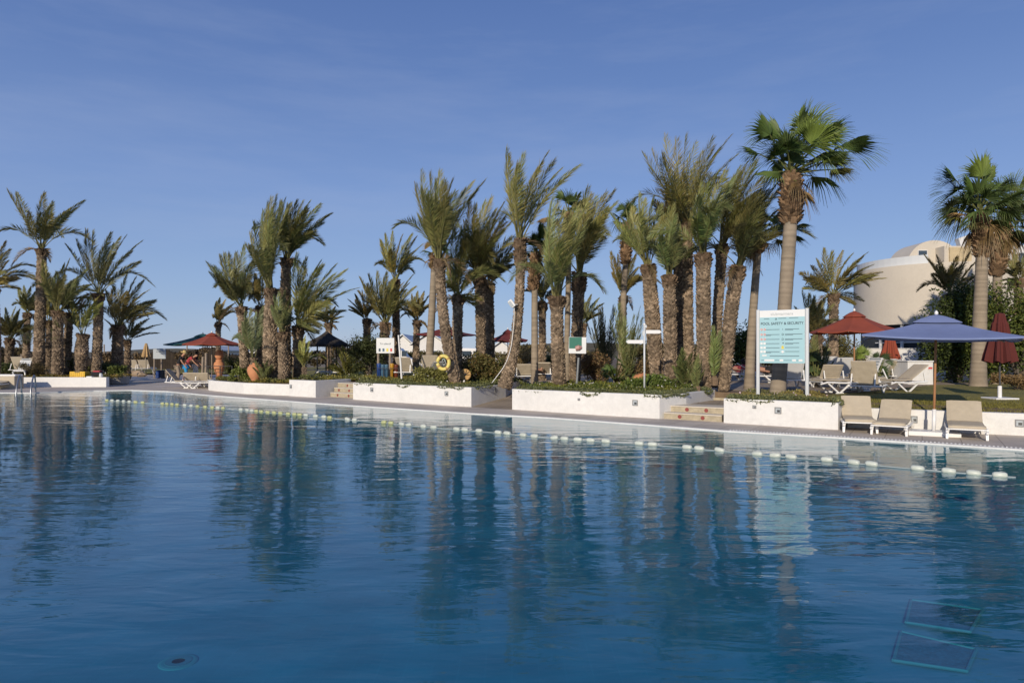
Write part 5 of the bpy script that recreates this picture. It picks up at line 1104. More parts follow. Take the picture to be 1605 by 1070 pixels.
# ------------------------------------------------------------------ recycling board and bins
Yr=26.6; xl_,xr_=X_(590,Yr),X_(618,Yr); e=empty('recycling_board',((xl_+xr_)/2,Yr,.5),'white bin sorting board with four small pictures on two wooden posts','sign')
for u,v in ((592.5,556),(611,556)): x=X_(u,Yr)-(xl_+xr_)/2; o=MB().tube([[x,0.05,-.1],[x,.05,1.35]],.045,k=10).build('post',M['oldwood']); o.parent=e
zt_=EYE-(529.5-HV)/F*Yr-.5; zb2=EYE-(553.5-HV)/F*Yr-.5; w_=xr_-xl_
pn=bevel(MB().box((0,0,(zt_+zb2)/2),(w_,.04,zt_-zb2)).build('panel',M['signwhite']),.006); pn.parent=e
text('Tri sélectif',.10,M['ink'],pn,(0,-.024,zt_-.26),align='CENTER')
for i,(x,mm) in enumerate(((-.22,'ink'),(-.07,'bin_teal'),(.08,'inkyellow'),(.23,'inkred'))):
    o=MB().box((x,-.023,zb2+.13),(.075,.006,.12)).build('bin_picture',M[mm]); o.parent=pn
bins=[(594,'bin_blue','blue recycling bin, leftmost of the row under the sorting board'),(600,'bin_teal','slate blue recycling bin second in the row'),(606,'bin_teal','grey blue recycling bin under the right post of the board'),(614.5,'bin_yellow','yellow recycling bin right of the board post'),(621,'bin_red','brown red recycling bin at the right end of the row')]
for i,(u,mm,lab) in enumerate(bins):
    Yq=26.0; x=X_(u,Yq); e=empty('recycling_bin',(x,Yq,.5),lab,'bin','recycling bins in a row')
    o=MB().lathe((0,0,0),[(.055,0.12),(.07,.14),(.08,.62),(.086,.66),(.075,.66),(.07,.6)],k=20).build('body',M[mm],smooth=True); o.parent=e
    o=MB().tube([[0,.06,0],[0,.06,.7]],.012,k=6).build('stand',M['dark']); o.parent=e
    if i in (0,3): o=MB().lathe((0,0,.66),[(.09,0),(.08,.03),(.02,.05)],k=16).build('lid',M[mm]); o.parent=e
e=empty('bin_rail',(X_(607,25.8),25.8,.5),'low dark rail in front of the recycling bins','rail')
mb=MB(); mb.tube([[-.42,0,.52],[.42,0,.52]],.012,k=6); o=mb.build('rail',M['dark']); o.parent=e
for x in (-.42,-.14,.14,.42): o=MB().tube([[x,0,0],[x,0,.52]],.012,k=6).build('post',M['dark']); o.parent=e
e=tag(MB().tube([W(630,599,23.9),W(628,570,23.9),W(624.5,525,23.9)],[.036,.032,.026],k=10).build('white_pole',M['wplastic']),'thin leaning white pole right of the recycling bins','pole')
# left bins and sign
Yq=44; e=empty('notice_board',(X_(250,Yq),Yq,.05),'pale grey notice board on two legs across the left plaza','sign')
zt_=EYE-(546-HV)/F*Yq; zb2=EYE-(562-HV)/F*Yq
pn=MB().box((0,0,(zt_+zb2)/2-.05),(.80,.05,zt_-zb2)).build('panel',M['inkgrey']); pn.parent=e
text('Tri sélectif',.10,M['ink'],pn,(0,-.03,zt_-.30),align='CENTER')
for x in (-.36,.1): o=MB().tube([[x,.05,-.05],[x,.05,1.4]],.05,k=8).build('post',M['oldwood']); o.parent=e
for u,mm,lab in ((248,'bin_blue','small blue bin under the far notice board'),(255,'dark','small black bin right of the blue one'),(261,'oldwood','small brown bin at the right end of the far row')):
    x=X_(u,43.4); e=empty('small_bin',(x,43.4,0),lab,'bin','bins under the far notice board')
    o=MB().lathe((0,0,0),[(.10,.02),(.13,.05),(.14,.48),(.12,.5)],k=16).build('body',M[mm]); o.parent=e
    o=MB().lathe((0,0,.5),[(.15,0),(.13,.03),(.02,.05)],k=16).build('lid',M['dark']); o.parent=e
# photo sign
Ys=19.6; e=empty('photo_sign',(X_(905,Ys),Ys,.5),'small tilted photo sign with a green field on a grey post','sign')
px=X_(905,Ys)
o=MB().tube([[X_(903,Ys)-px,0,-.05],[X_(907,Ys)-px,.02,.95]],.032,k=10).build('post',M['dark_post']); o.parent=e
zc=EYE-(541-HV)/F*Ys-.5
pn=bevel(MB().box((0,-.02,zc),(.50,.03,.47),M=[[1,0,.02],[0,1,0],[-.02,0,1]]).build('panel',M['signwhite']),.004); pn.parent=e; pn.location=(0,0,0)
o=MB().box((-.06,-.04,zc+.07),(.36,.006,.32)).build('green_picture',M['inkteal']); o.parent=pn
o=MB().tube([[-.06,-.045,zc-.10],[.04,-.045,zc-.07],[.12,-.045,zc-.06]],[.07,.085,.04],k=10).build('pink_picture',M['inkpink']); o.parent=pn
# arrow signpost
Ys=17.6; px=X_(1010,Ys); e=empty('arrow_signpost',(px,Ys,.5),'white signpost with two arrow boards pointing left and right','signpost')
zt_=EYE-(509-HV)/F*Ys-.5
o=MB().tube([[0,0,-.05],[0,0,zt_]],.024,k=12).build('post',M['grey_post'],smooth=True); o.parent=e
o=MB().lathe((0,0,zt_),[(.03,0),(.03,.03),(.005,.05)],k=12).build('cap',M['wplastic']); o.parent=e
for s,u0,u1,v,lb in ((-1,981,1008,535.5,'PISCINE'),(1,1012,1036.5,520.0,'RESTAURANT')):
    x0,x1=(u0-1010)/F*Ys,(u1-1010)/F*Ys; z=EYE-(v-HV)/F*Ys-.5; h=.045
    if s<0: poly=[(x1,-h),(x1,h),(x0+.05,h),(x0,0),(x0+.05,-h)]
    else: poly=[(x0,-h),(x1-.05,-h),(x1,0),(x1-.05,h),(x0,h)]
    V=[[p[0],-.035,z+p[1]] for p in poly]+[[p[0],-.02,z+p[1]] for p in poly]; n=5
    fc=[A([[i for i in range(n)]]),A([[i+n for i in range(n)][::-1]]),A([[i,i+n,(i+1)%n+n,(i+1)%n] for i in range(n)])]
    o=MB().add(V,fc).build('arrow_board',M['wplastic']); o.parent=e
mb=MB(); mb.box((.03,0,zt_-.04),(.05,.06,.07)); mb.box((-.02,.01,zt_-.22),(.06,.04,.12)); o=mb.build('bracket',M['grey_post']); o.parent=e
# ------------------------------------------------------------------ ladder
e=empty('pool_ladder',(X_(33,27.0),27.25,0),'steel pool ladder with arched handrails at the left edge','ladder')
for dx in (-.24,.24):
    pts=[[dx,.45,0],[dx,.42,.45],[dx,.28,.72],[dx,.08,.66],[dx+.0,-.25,.25],[dx,-.34,-.2],[dx,-.36,-1.0]]
    t=np.linspace(0,1,28); pa=A([[np.interp(x,np.linspace(0,1,7),A(pts)[:,i]) for i in range(3)] for x in t])
    for _ in range(3): pa[1:-1]=(pa[:-2]+2*pa[1:-1]+pa[2:])/4
    o=MB().tube(pa@A([[.92,.38,0],[-.38,.92,0],[0,0,1]]),.030,k=10).build('handrail',M['metal'],smooth=True); o.parent=e
for z in (-.15,-.45,-.75):
    o=MB().box((0.12,-.32,z),(.46,.10,.03),rz=.39).build('rung',M['metal']); o.parent=e
# crate, cups
e=empty('yellow_crate',(X_(125,32.9),32.9,.42),'bright yellow plastic crate on the left planter','crate')
o=bevel(MB().box((0,0,.15),(.74,.4,.30)).build('box',M['yellow']),.02); o.parent=e
mb=MB(); 
for i in range(-3,4): mb.box((i*.1,-.205,.15),(.03,.012,.2))
o=mb.build('ribs',M['yellow']); o.parent=e
o=MB().box((0,-.203,.27),(.24,.012,.035)).build('handle_slot',M['dark']); o.parent=e
e=empty('dark_bag',(X_(152,33),33,.42),'dark bag with a red top right of the yellow crate','bag')
o=bevel(MB().box((0,0,.14),(.48,.3,.28)).build('body',M['black']),.06,3); o.parent=e
o=bevel(MB().box((.02,0,.30),(.34,.22,.08)).build('red_top',M['redcloth2']),.03); o.parent=e
e=empty('white_tray',(X_(141,32.55),32.55,.44),'small white tray on the wall beside the yellow crate','tray'); o=bevel(MB().box((0,0,.03),(.26,.16,.06)).build('tray',M['wplastic']),.01); o.parent=e
e=empty('water_jug',(X_(158,32.5),32.5,.45),'small clear jug at the right end of the left wall','jug'); o=MB().lathe((0,0,0),[(.05,0),(.07,.03),(.07,.14),(.05,.17),(.055,.2)],k=16).build('body',M['grey_post']); o.parent=e
o=MB().tube([[.07,0,.14],[.12,0,.11],[.07,0,.05]],.01,k=6).build('handle',M['grey_post']); o.parent=e
# ------------------------------------------------------------------ lane rope
ctrl=A([(165,628),(250,633),(350,640.5),(480,652),(590,662),(650,668),(745,676),(850,686),(950,693),(1045,700),(1130,707),(1210,715),(1300,723),(1390,732),(1500,741),(1592,748.5)],float)
RP=A([G(u,v,ZW) for u,v in ctrl])
seg=np.linalg.norm(np.diff(RP,axis=0),axis=1); cum=np.r_[0,np.cumsum(seg)]
def rp(s): return A([np.interp(s,cum,RP[:,0]),np.interp(s,cum,RP[:,1]),ZW+.004*math.sin(s*2)])
e=empty('lane_rope',rp(0),'long lane rope of white and yellow floats across the pool','float line')
S=np.linspace(0,cum[-1]+.1,120); P=A([rp(s) for s in S]); o=MB().tube(P-rp(0)+A([0,0,.008]),.010,k=6).build('rope',M['rope'],smooth=True); o.parent=e
def float_at(s,col,first=[None]):
    if first[0] is None:
        prof=[(.012,-.082),(.028,-.078),(.040,-.056),(.044,0),(.040,.056),(.028,.078),(.012,.082)]
        mb=MB().lathe((0,0,0),prof,k=16); v=mb.v[0]; mb.v[0]=v[:,[2,1,0]]*A([1,1,1]); mb.f=[f[:,::-1] for f in mb.f]
        o=mb.build('float',M['float_w'],smooth=True); first[0]=o.data; y=o.data.copy(); y.materials.clear(); y.materials.append(M['float_y']); first.append(y)
    else:
        o=bpy.data.objects.new('float',first[0]); COL.objects.link(o)
    if col: o.data=first[1]
    p=rp(s)-rp(0); d=rp(s+.05)-rp(s-.05); o.location=p+A([0,0,.022]); o.rotation_euler=(rng.uniform(0,6),rng.normal(0,.05),math.atan2(d[1],d[0])+rng.normal(0,.06)); o.parent=e
def s_at(u):
    us=[CU+rp(s)[0]/rp(s)[1]*F for s in np.linspace(0,cum[-1],600)]; return np.interp(u,us,np.linspace(0,cum[-1],600))
SU=np.linspace(0,cum[-1],900); UU=A([CU+rp(s)[0]/rp(s)[1]*F for s in SU])
white=[1585,1567,1526,1487,1455,1438,1380,1366,1352,1338,1317,1296,1261,1240,1215,1200,1187,1141,1128,1096,1077,1035,1023,1010,1002,965,950,936,926,906,885,877,869,838,820,807,795,781,762,751,740,729,716,688,680,674,664,641,630,556,545,508,495,480,395,388,378,350,342,300,295,290,203,199,194,189,185,181,176,171]
yel=[602,613,518,517,470,462,452,440,430,420,410,402,350,343,333,322,310,305,228,224,218,213,255,262,270,278,168]
used=[]
for u in sorted(white+yel):
    s=float(np.interp(u,UU,SU))
    if any(abs(s-q)<.20 for q in used): continue
    if len(used)>=98: break
    used.append(s); float_at(s,1 if (u in yel) else 0)
# ------------------------------------------------------------------ thatched hut
Yh=33; xh=X_(512,Yh); e=empty('thatched_shelter',(xh,Yh,.5),'dark thatched sunshade on thin posts right of the left clump','sunshade')
mb=MB(); k=20; a=np.arange(k)/k*2*PI
prof=[(0.05,2.15),(.3,1.95),(.9,1.62),(1.05,1.50),(1.0,1.42)]
o=MB().lathe((0,0,0),prof,k=24).build('thatch_roof',M['thatch']); o.parent=e
mb=MB(); n=900; aa=rng.uniform(0,2*PI,n); rr=rng.uniform(.2,1.08,n); zz=np.interp(rr,[0.05,.3,.9,1.08],[2.15,1.95,1.62,1.47]); p=np.c_[np.cos(aa)*rr,np.sin(aa)*rr,zz]; d=np.c_[np.cos(aa),np.sin(aa),np.full(n,-.7)]; tt=np.c_[-np.sin(aa),np.cos(aa),0*aa]*.02
V=np.stack([p-tt,p+tt,p+d*.22+rng.normal(0,.02,(n,3))],1); mb.add(V.reshape(-1,3),np.arange(n*3).reshape(-1,3)); o2=mb.build('reed_fringe',M['thatch']); o2.parent=o
for x,y in ((-.45,0),(.0,-.1),(.45,.1),(0,.4)): o=MB().tube([[x,y,0],[x,y,1.7]],.035,k=8).build('post',M['dark']); o.parent=e
lounger('white table-like lounger in the shade of the thatched sunshade',(X_(497,31.5),31.5),-PI/2,back=3,style='x',z=.5,cushion=False,h=.30,w=.5,L=.8,bl=.4,group=LL)
# ------------------------------------------------------------------ buildings
def bld_box(mb,x0,x1,y0,y1,z0,z1): mb.box(((x0+x1)/2,(y0+y1)/2,(z0+z1)/2),(x1-x0,y1-y0,z1-z0))
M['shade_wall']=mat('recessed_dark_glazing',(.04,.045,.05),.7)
# round building
Yc=37.0; xc=X_(1447,31)+.9; Rr=4.0
cx,cy=X_(1452,36.0),35.3
e=empty('round_building',(cx,cy,.5),'beige round building with a dome and a yellow stone panel','building')
R=3.75; zt=EYE+(555-413)/F*(cy-0)*.975-.5; 
z_top=EYE+(555-409)/F*(cy-R)-.5; z_bot=EYE+(555-506)/F*(cy-R)-.5
o=MB().lathe((0,0,0),[(R,z_bot),(R,z_top)],k=144,cap=False).lathe((0,0,0),[(R-.9,z_bot),(R,z_bot)],k=144,cap=False).lathe((0,0,0),[(R,z_top),(R-.25,z_top),(R-.25,z_top-.5),(0.01,z_top-.5)],k=144,cap=False).build('drum_wall',M['plaster_b']); o.parent=e
# ground floor recessed
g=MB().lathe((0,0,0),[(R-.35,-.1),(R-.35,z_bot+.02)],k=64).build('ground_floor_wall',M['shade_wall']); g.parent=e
for i in range(9):
    aa=-PI/2-1.25+i*.31; o2=MB().tube([[math.cos(aa)*(R-.16),math.sin(aa)*(R-.16),0],[math.cos(aa)*(R-.16),math.sin(aa)*(R-.16),z_bot]],.075,k=12).build('column',M['plaster']); o2.parent=e
mb=MB(); k=60; aa=np.linspace(-PI/2-1.35,-PI/2+1.35,k); 
for zz in (1.62,1.05,): mb.tube(np.c_[np.cos(aa)*(R-.2),np.sin(aa)*(R-.2),np.full(k,zz)],.03,k=6)
o2=mb.build('white_rail',M['plaster']); o2.parent=e
# parapet at the drum's top, at left
aa=np.linspace(PI*.62,PI*1.30,24); rp_=R-.15
V=np.vstack([np.c_[np.cos(aa)*rp_,np.sin(aa)*rp_,np.full(24,z_top-.1)],np.c_[np.cos(aa)*rp_,np.sin(aa)*rp_,np.full(24,z_top+.42)]])
o2=MB().add(V,A([[i,i+1,i+25,i+24] for i in range(23)])).build('parapet',M['parapet']); s=o2.modifiers.new('t','SOLIDIFY'); s.thickness=.08; o2.parent=e
# domed vault: half-barrel with a flat front face
Yv=33.6-cy; 
def U(u,Y=33.6): return X_(u,Y)-cx
def Z(v,Y=33.6): return EYE+(555-v)/F*Y-.5
x0,x1=U(1417),U(1513); zt_=Z(376.5); zb2=Z(410)
n=28; th=np.linspace(PI,0.0,n)
hw=(x1-x0)/2; px_=x0+hw-hw*np.cos(np.linspace(0,PI,n)); pz=zb2-1.5+ (zt_-zb2+1.5)*np.sin(np.linspace(0,PI,n))**.62
poly=np.c_[px_,pz]; poly=poly[::-1]
front=np.c_[poly[:,0],np.full(n,Yv),poly[:,1]]; back=front+A([0,1.8,0])
V=np.vstack([front,back]); fc=[A([list(range(n))]),A([[i+n for i in range(n)][::-1]]),A([[i,i+n,(i+1)%n+n,(i+1)%n] for i in range(n)])]
o=MB().add(V,fc).build('vault',M['plaster_b']); o.parent=e
# ensure normals
bm=bmesh.new(); bm.from_mesh(o.data); bmesh.ops.recalc_face_normals(bm,faces=bm.faces); bm.to_mesh(o.data); bm.free()
w0=MB().box(((U(1438)+U(1453))/2,Yv-.01,(Z(392)+Z(403.5))/2),(U(1453)-U(1438),.06,Z(392)-Z(403.5))).build('window',M['plaster']); w0.parent=o
w1=MB().box(((U(1438)+U(1453))/2,Yv-.035,(Z(392)+Z(403.5))/2),(U(1453)-U(1438)-.06,.03,Z(392)-Z(403.5)-.06)).build('pane',M['glass']); w1.parent=w0
# right wing with stone panel
mb=MB(); mb.box(((U(1466)+U(1513))/2,Yv-.35,(Z(389)+0)/2),(U(1513)-U(1466),.7,Z(389))); o=mb.build('stair_wing',M['plaster_b']); o.parent=e
o=MB().box(((U(1473)+U(1506))/2,Yv-.74,(Z(391.5)+0)/2),(U(1506)-U(1473),.10,Z(391.5))).build('stone_panel',M['plaster_y']); o.parent=e
# hotel block right
e=empty('hotel_block',(X_(1580,44),44,.5),'white hotel block with a rooftop rail at the right edge','building')
bx=X_(1580,44); YB=44
def U2(u): return X_(u,YB)-bx
def Z2(v): return EYE+(555-v)/F*YB-.5
o=MB().box(((U2(1505)+U2(1720))/2,4,(Z2(384))/2),(U2(1720)-U2(1505),8,Z2(384))).build('wall',M['plaster']); o.parent=e
# stepped white parapet slanting up
V=[];
poly=[(U2(1498),Z2(384)-.4),(U2(1560),Z2(384)-.4),(U2(1560),Z2(362)),(U2(1540),Z2(360)),(U2(1493),Z2(376))]
n=5; V=[[p[0],-.6,p[1]] for p in poly]+[[p[0],-.2,p[1]] for p in poly]
o=MB().add(V,[A([[0,1,2,3,4]]),A([[9,8,7,6,5]]),A([[i,i+5,(i+1)%5+5,(i+1)%5] for i in range(5)])]).build('stair_parapet',M['plaster']); o.parent=e
mb=MB(); 
for v in (374,379): mb.tube([[U2(1560),-.1,Z2(v)],[U2(1720),-.1,Z2(v)]],.035,k=6)
for u in range(1564,1720,9): mb.tube([[U2(u),-.1,Z2(384)],[U2(u),-.1,Z2(374)]],.03,k=6)
o=mb.build('roof_rail',M['grey_post']); o.parent=e
for i,(u,v0,v1) in enumerate(((1600,395,470),(1648,400,430),(1648,445,480))):
    f_=MB().box((U2(u),-.02,(Z2(v0)+Z2(v1))/2),(.5,.08,Z2(v0)-Z2(v1))).build('window',M['grey_post']); f_.parent=e
    p_=MB().box((U2(u),-.07,(Z2(v0)+Z2(v1))/2),(.38,.04,Z2(v0)-Z2(v1)-.15)).build('pane',M['glass']); p_.parent=f_
# courtyard wall and low white wall with red notice
def wbox(label,u0,u1,v0,Y,th=.25,z0=.45,m='plaster',name='garden_wall'):
    x0,x1=X_(u0,Y),X_(u1,Y); z1=EYE+(555-v0)/F*Y; e=empty(name,((x0+x1)/2,Y,z0),label,'wall')
    o=bevel(MB().box((0,th/2,(z1-z0)/2),(x1-x0,th,z1-z0)).build('wall',M[m]),.02); o.parent=e
    o=bevel(MB().box((0,th/2,z1-z0+.02),(x1-x0+.05,th+.06,.04)).build('coping',M[m]),.01); o.parent=e
    return e
wbox('white courtyard wall in front of the round building',1352,1500,547,29.8)
e=wbox('low white wall with a small red notice right of the side-on lounger',1423,1463,567,23.2,.9)
o=MB().box((.33,-.006,.62),(.13,.012,.085)).build('notice',M['inkred']); o.parent=e
o=MB().box((.33,-.014,.58),(.12,.008,.03)).build('notice_strip',M['signwhite']); o.parent=e
# white gabled bungalows behind the middle group
def bungalow(label,u0,u1,vt,vr,Y,name='bungalow',wins=((.3,.45),)):
    x0,x1=X_(u0,Y),X_(u1,Y); xm=(x0+x1)/2; e=empty(name,(xm,Y,.1),label,'building','white bungalows beyond the garden')
    z1=EYE+(555-vt)/F*Y-.1; z2=EYE+(555-vr)/F*Y-.1; w=x1-x0
    poly=[(-w/2,0),(w/2,0),(w/2,z1),(0,z2),(-w/2,z1)]; V=[[p[0],0,p[1]] for p in poly]+[[p[0],7,p[1]] for p in poly]
    o=MB().add(V,[A([[0,1,2,3,4]]),A([[9,8,7,6,5]]),A([[i,i+5,(i+1)%5+5,(i+1)%5] for i in range(5)])]).build('wall',M['plaster']); o.parent=e
    mb=MB()
    for s in (-1,1):
        a=A([s*(w/2+.25),z1-.08]); b=A([0,z2+.09]); V=[[a[0],-.3,a[1]],[b[0],-.3,b[1]],[b[0],7.3,b[1]],[a[0],7.3,a[1]]]; V+= [[p[0],p[1],p[2]+.12] for p in V]; mb.add(V,A([[0,1,2,3],[7,6,5,4],[0,4,5,1],[1,5,6,2],[2,6,7,3],[3,7,4,0]]))
    o=mb.build('roof',M['parapet']); o.parent=e
    for f0,f1 in wins:
        xx=-w/2+w*(f0+f1)/2; f_=MB().box((xx,-.03,z1*.55),(w*(f1-f0),.08,z1*.42)).build('window',M['parapet']); f_.parent=e
        p_=MB().box((xx,-.08,z1*.55),(w*(f1-f0)-.14,.04,z1*.42-.14)).build('pane',M['glass']); p_.parent=f_
bungalow('left white gabled bungalow behind the leaning white pole',616,646,540,526,75,wins=((.2,.4),(.6,.8)))
bungalow('right white gabled bungalow behind the smooth palm trunk',646,700,540,523,72,wins=((.15,.3),(.6,.75)))
bungalow('bluish white house seen below the left red parasol',358,402,546,541,80,name='house',wins=((.15,.3),(.55,.7)))
bungalow('small white kiosk just left of the stacked clay pot',326,346,549,545,70,name='kiosk',wins=((.2,.8),))
bungalow('white bungalow peeping between the maroon parasol and the dark trunk',772,800,546,536,70,wins=((.4,.6),))
bungalow('white building low behind the leaning trunks of the right clump',1128,1172,562,556,52,wins=((.1,.3),(.6,.8)))
# parked white vans behind
def van(label,u0,u1,Y):
    x0,x1=X_(u0,Y),X_(u1,Y); L=x1-x0; e=empty('parked_van',((x0+x1)/2,Y,.1),label,'van','white vans parked beyond the garden')
    poly=[(-L/2,.35),(L/2,.35),(L/2,1.05),(L/2-.5,1.2),(L/2-1.1,1.95),(-L/2+.1,2.0),(-L/2,1.8)]; n=len(poly)
    V=[[p[0],-.9,p[1]] for p in poly]+[[p[0],.9,p[1]] for p in poly]
    o=bevel(MB().add(V,[A([list(range(n))]),A([[i+n for i in range(n)][::-1]]),A([[i,i+n,(i+1)%n+n,(i+1)%n] for i in range(n)])]).build('body',M['wplastic']),.08,3); o.parent=e
    for xx in (-L*.30,L*.02): w_=MB().box((xx,-.91,1.5),(L*.26,.03,.45)).build('side_window',M['glass']); w_.parent=e
    for xx in (-L*.3,L*.3):
        w_=MB().tube([[xx,-.93,.33],[xx,-.72,.33]],.33,k=20).build('wheel',M['dark']); w_.parent=e
van('white van parked left of the small middle palm',621,650,58)
van('white van parked right behind the life ring palm',722,775,60)
# reed fence and hill at left, hedgerow
e=empty('reed_fence',(X_(240,66),66,.0),'long brown reed fence across the back of the left lawn','fence')
mb=MB(); x0,x1=X_(-160,66),X_(470,66); n=1500
xs=np.linspace(x0,x1,n)+rng.normal(0,.03,n)-X_(240,66); h=1.45+.35*np.sin(xs*.35)+.25*np.sin(xs*1.3+1)+rng.uniform(-.12,.12,n)
for k in range(2):
    V=np.stack([np.c_[xs,np.full(n,k*.1),np.zeros(n)],np.c_[xs+.07,np.full(n,k*.1+.03),np.zeros(n)],np.c_[xs+.09,np.full(n,k*.1+.03),h+rng.uniform(0,.2,n)],np.c_[xs-.01,np.full(n,k*.1),h]],1)
    V=np.concatenate([V,V+A([0,.06,0])],1); b=np.arange(n)[:,None]*8
    c=A([1.,1,1])*rng.uniform(.5,1.3,n)[:,None]
    mb.add(V.reshape(-1,3),np.concatenate([b+A([[0,1,2,3]]),b+A([[7,6,5,4]]),b+A([[3,2,6,7]]),b+A([[1,5,6,2]]),b+A([[0,3,7,4]])]),np.repeat(c,8,0))
o=mb.build('reed_screen',mat('reed',(.04,.029,.02),.95,noise=(2,.6,1.3),attr=True)); o.parent=e
for x in np.arange(x0,x1,4.0): o=MB().tube([[x-X_(240,66),-.1,0],[x-X_(240,66),-.1,2.5]],.06,k=6).build('post',M['oldwood']); o.parent=e
# dark brush line before the fence
for i,(u0,u1,Y,h,lab) in enumerate([(-80,60,46,2.1,'dark scrub mass at the far left edge'),(60,150,50,1.7,'dark scrub behind the left bank palms'),(150,240,57,2.0,'brown scrub before the reed fence left of the tan parasol'),(270,330,60,2.2,'tall brown scrub behind the two walkers'),(400,480,50,1.8,'brown scrub behind the left clump')]):
    x0,x1=X_(u0,Y),X_(u1,Y); S_('hedge',lab,((x0+x1)/2,Y,.05),((x1-x0)/2*1.1,1.2,h),(.06,.052,.025) if i<2 else (.11,.085,.05),n=int((x1-x0)*420),leaf=.24,clumps=int((x1-x0)*2)+3,cat='hedge',stems=8,loose=.24)
# rocks on the left lawn
for u,v,r,lab in ((212,587,.55,'tan boulder left of the far notice board'),(222,588,.35,'smaller tan boulder beside it'),(184,581,.5,'rust brown boulder behind the round planter'),(272,588,.5,'low rock right of the far bins')):
    p=G(u,v,.1); mb=MB(); bm=bmesh.new(); bmesh.ops.create_icosphere(bm,subdivisions=3,radius=1)
    V=A([list(w.co) for w in bm.verts]); Fc=A([[w.index for w in f.verts] for f in bm.faces]); bm.free()
    V=V*(1+.18*np.sin(V[:,0:1]*4+u)+.12*np.cos(V[:,1:2]*6+V[:,2:3]*5)); V=V*A([r,r*.7,r*.5])+A([p[0],p[1],.1+r*.1])
    tag(mb.add(V,Fc).build('boulder',M['rock'],loc=(p[0],p[1],.1)),lab,'rock','rocks on the left lawn')
# distant hills
mb=MB(); n=160; xs=np.linspace(-900,900,n); hz=4+3*np.sin(xs*.006+1)+2*np.sin(xs*.017)+1.2*np.sin(xs*.05); hz[xs>150]*=.6
V=np.vstack([np.c_[xs,np.full(n,420.),np.full(n,-1.)],np.c_[xs,np.full(n,450.),hz],np.c_[xs,np.full(n,560.),np.full(n,-1.)]]); mb.add(V,A([[i,i+1,i+1+n,i+n] for i in range(n-1)]+[[i+n,i+1+n,i+1+2*n,i+2*n] for i in range(n-1)]))
tag(mb.build('hills',M['hill']),kind='structure')
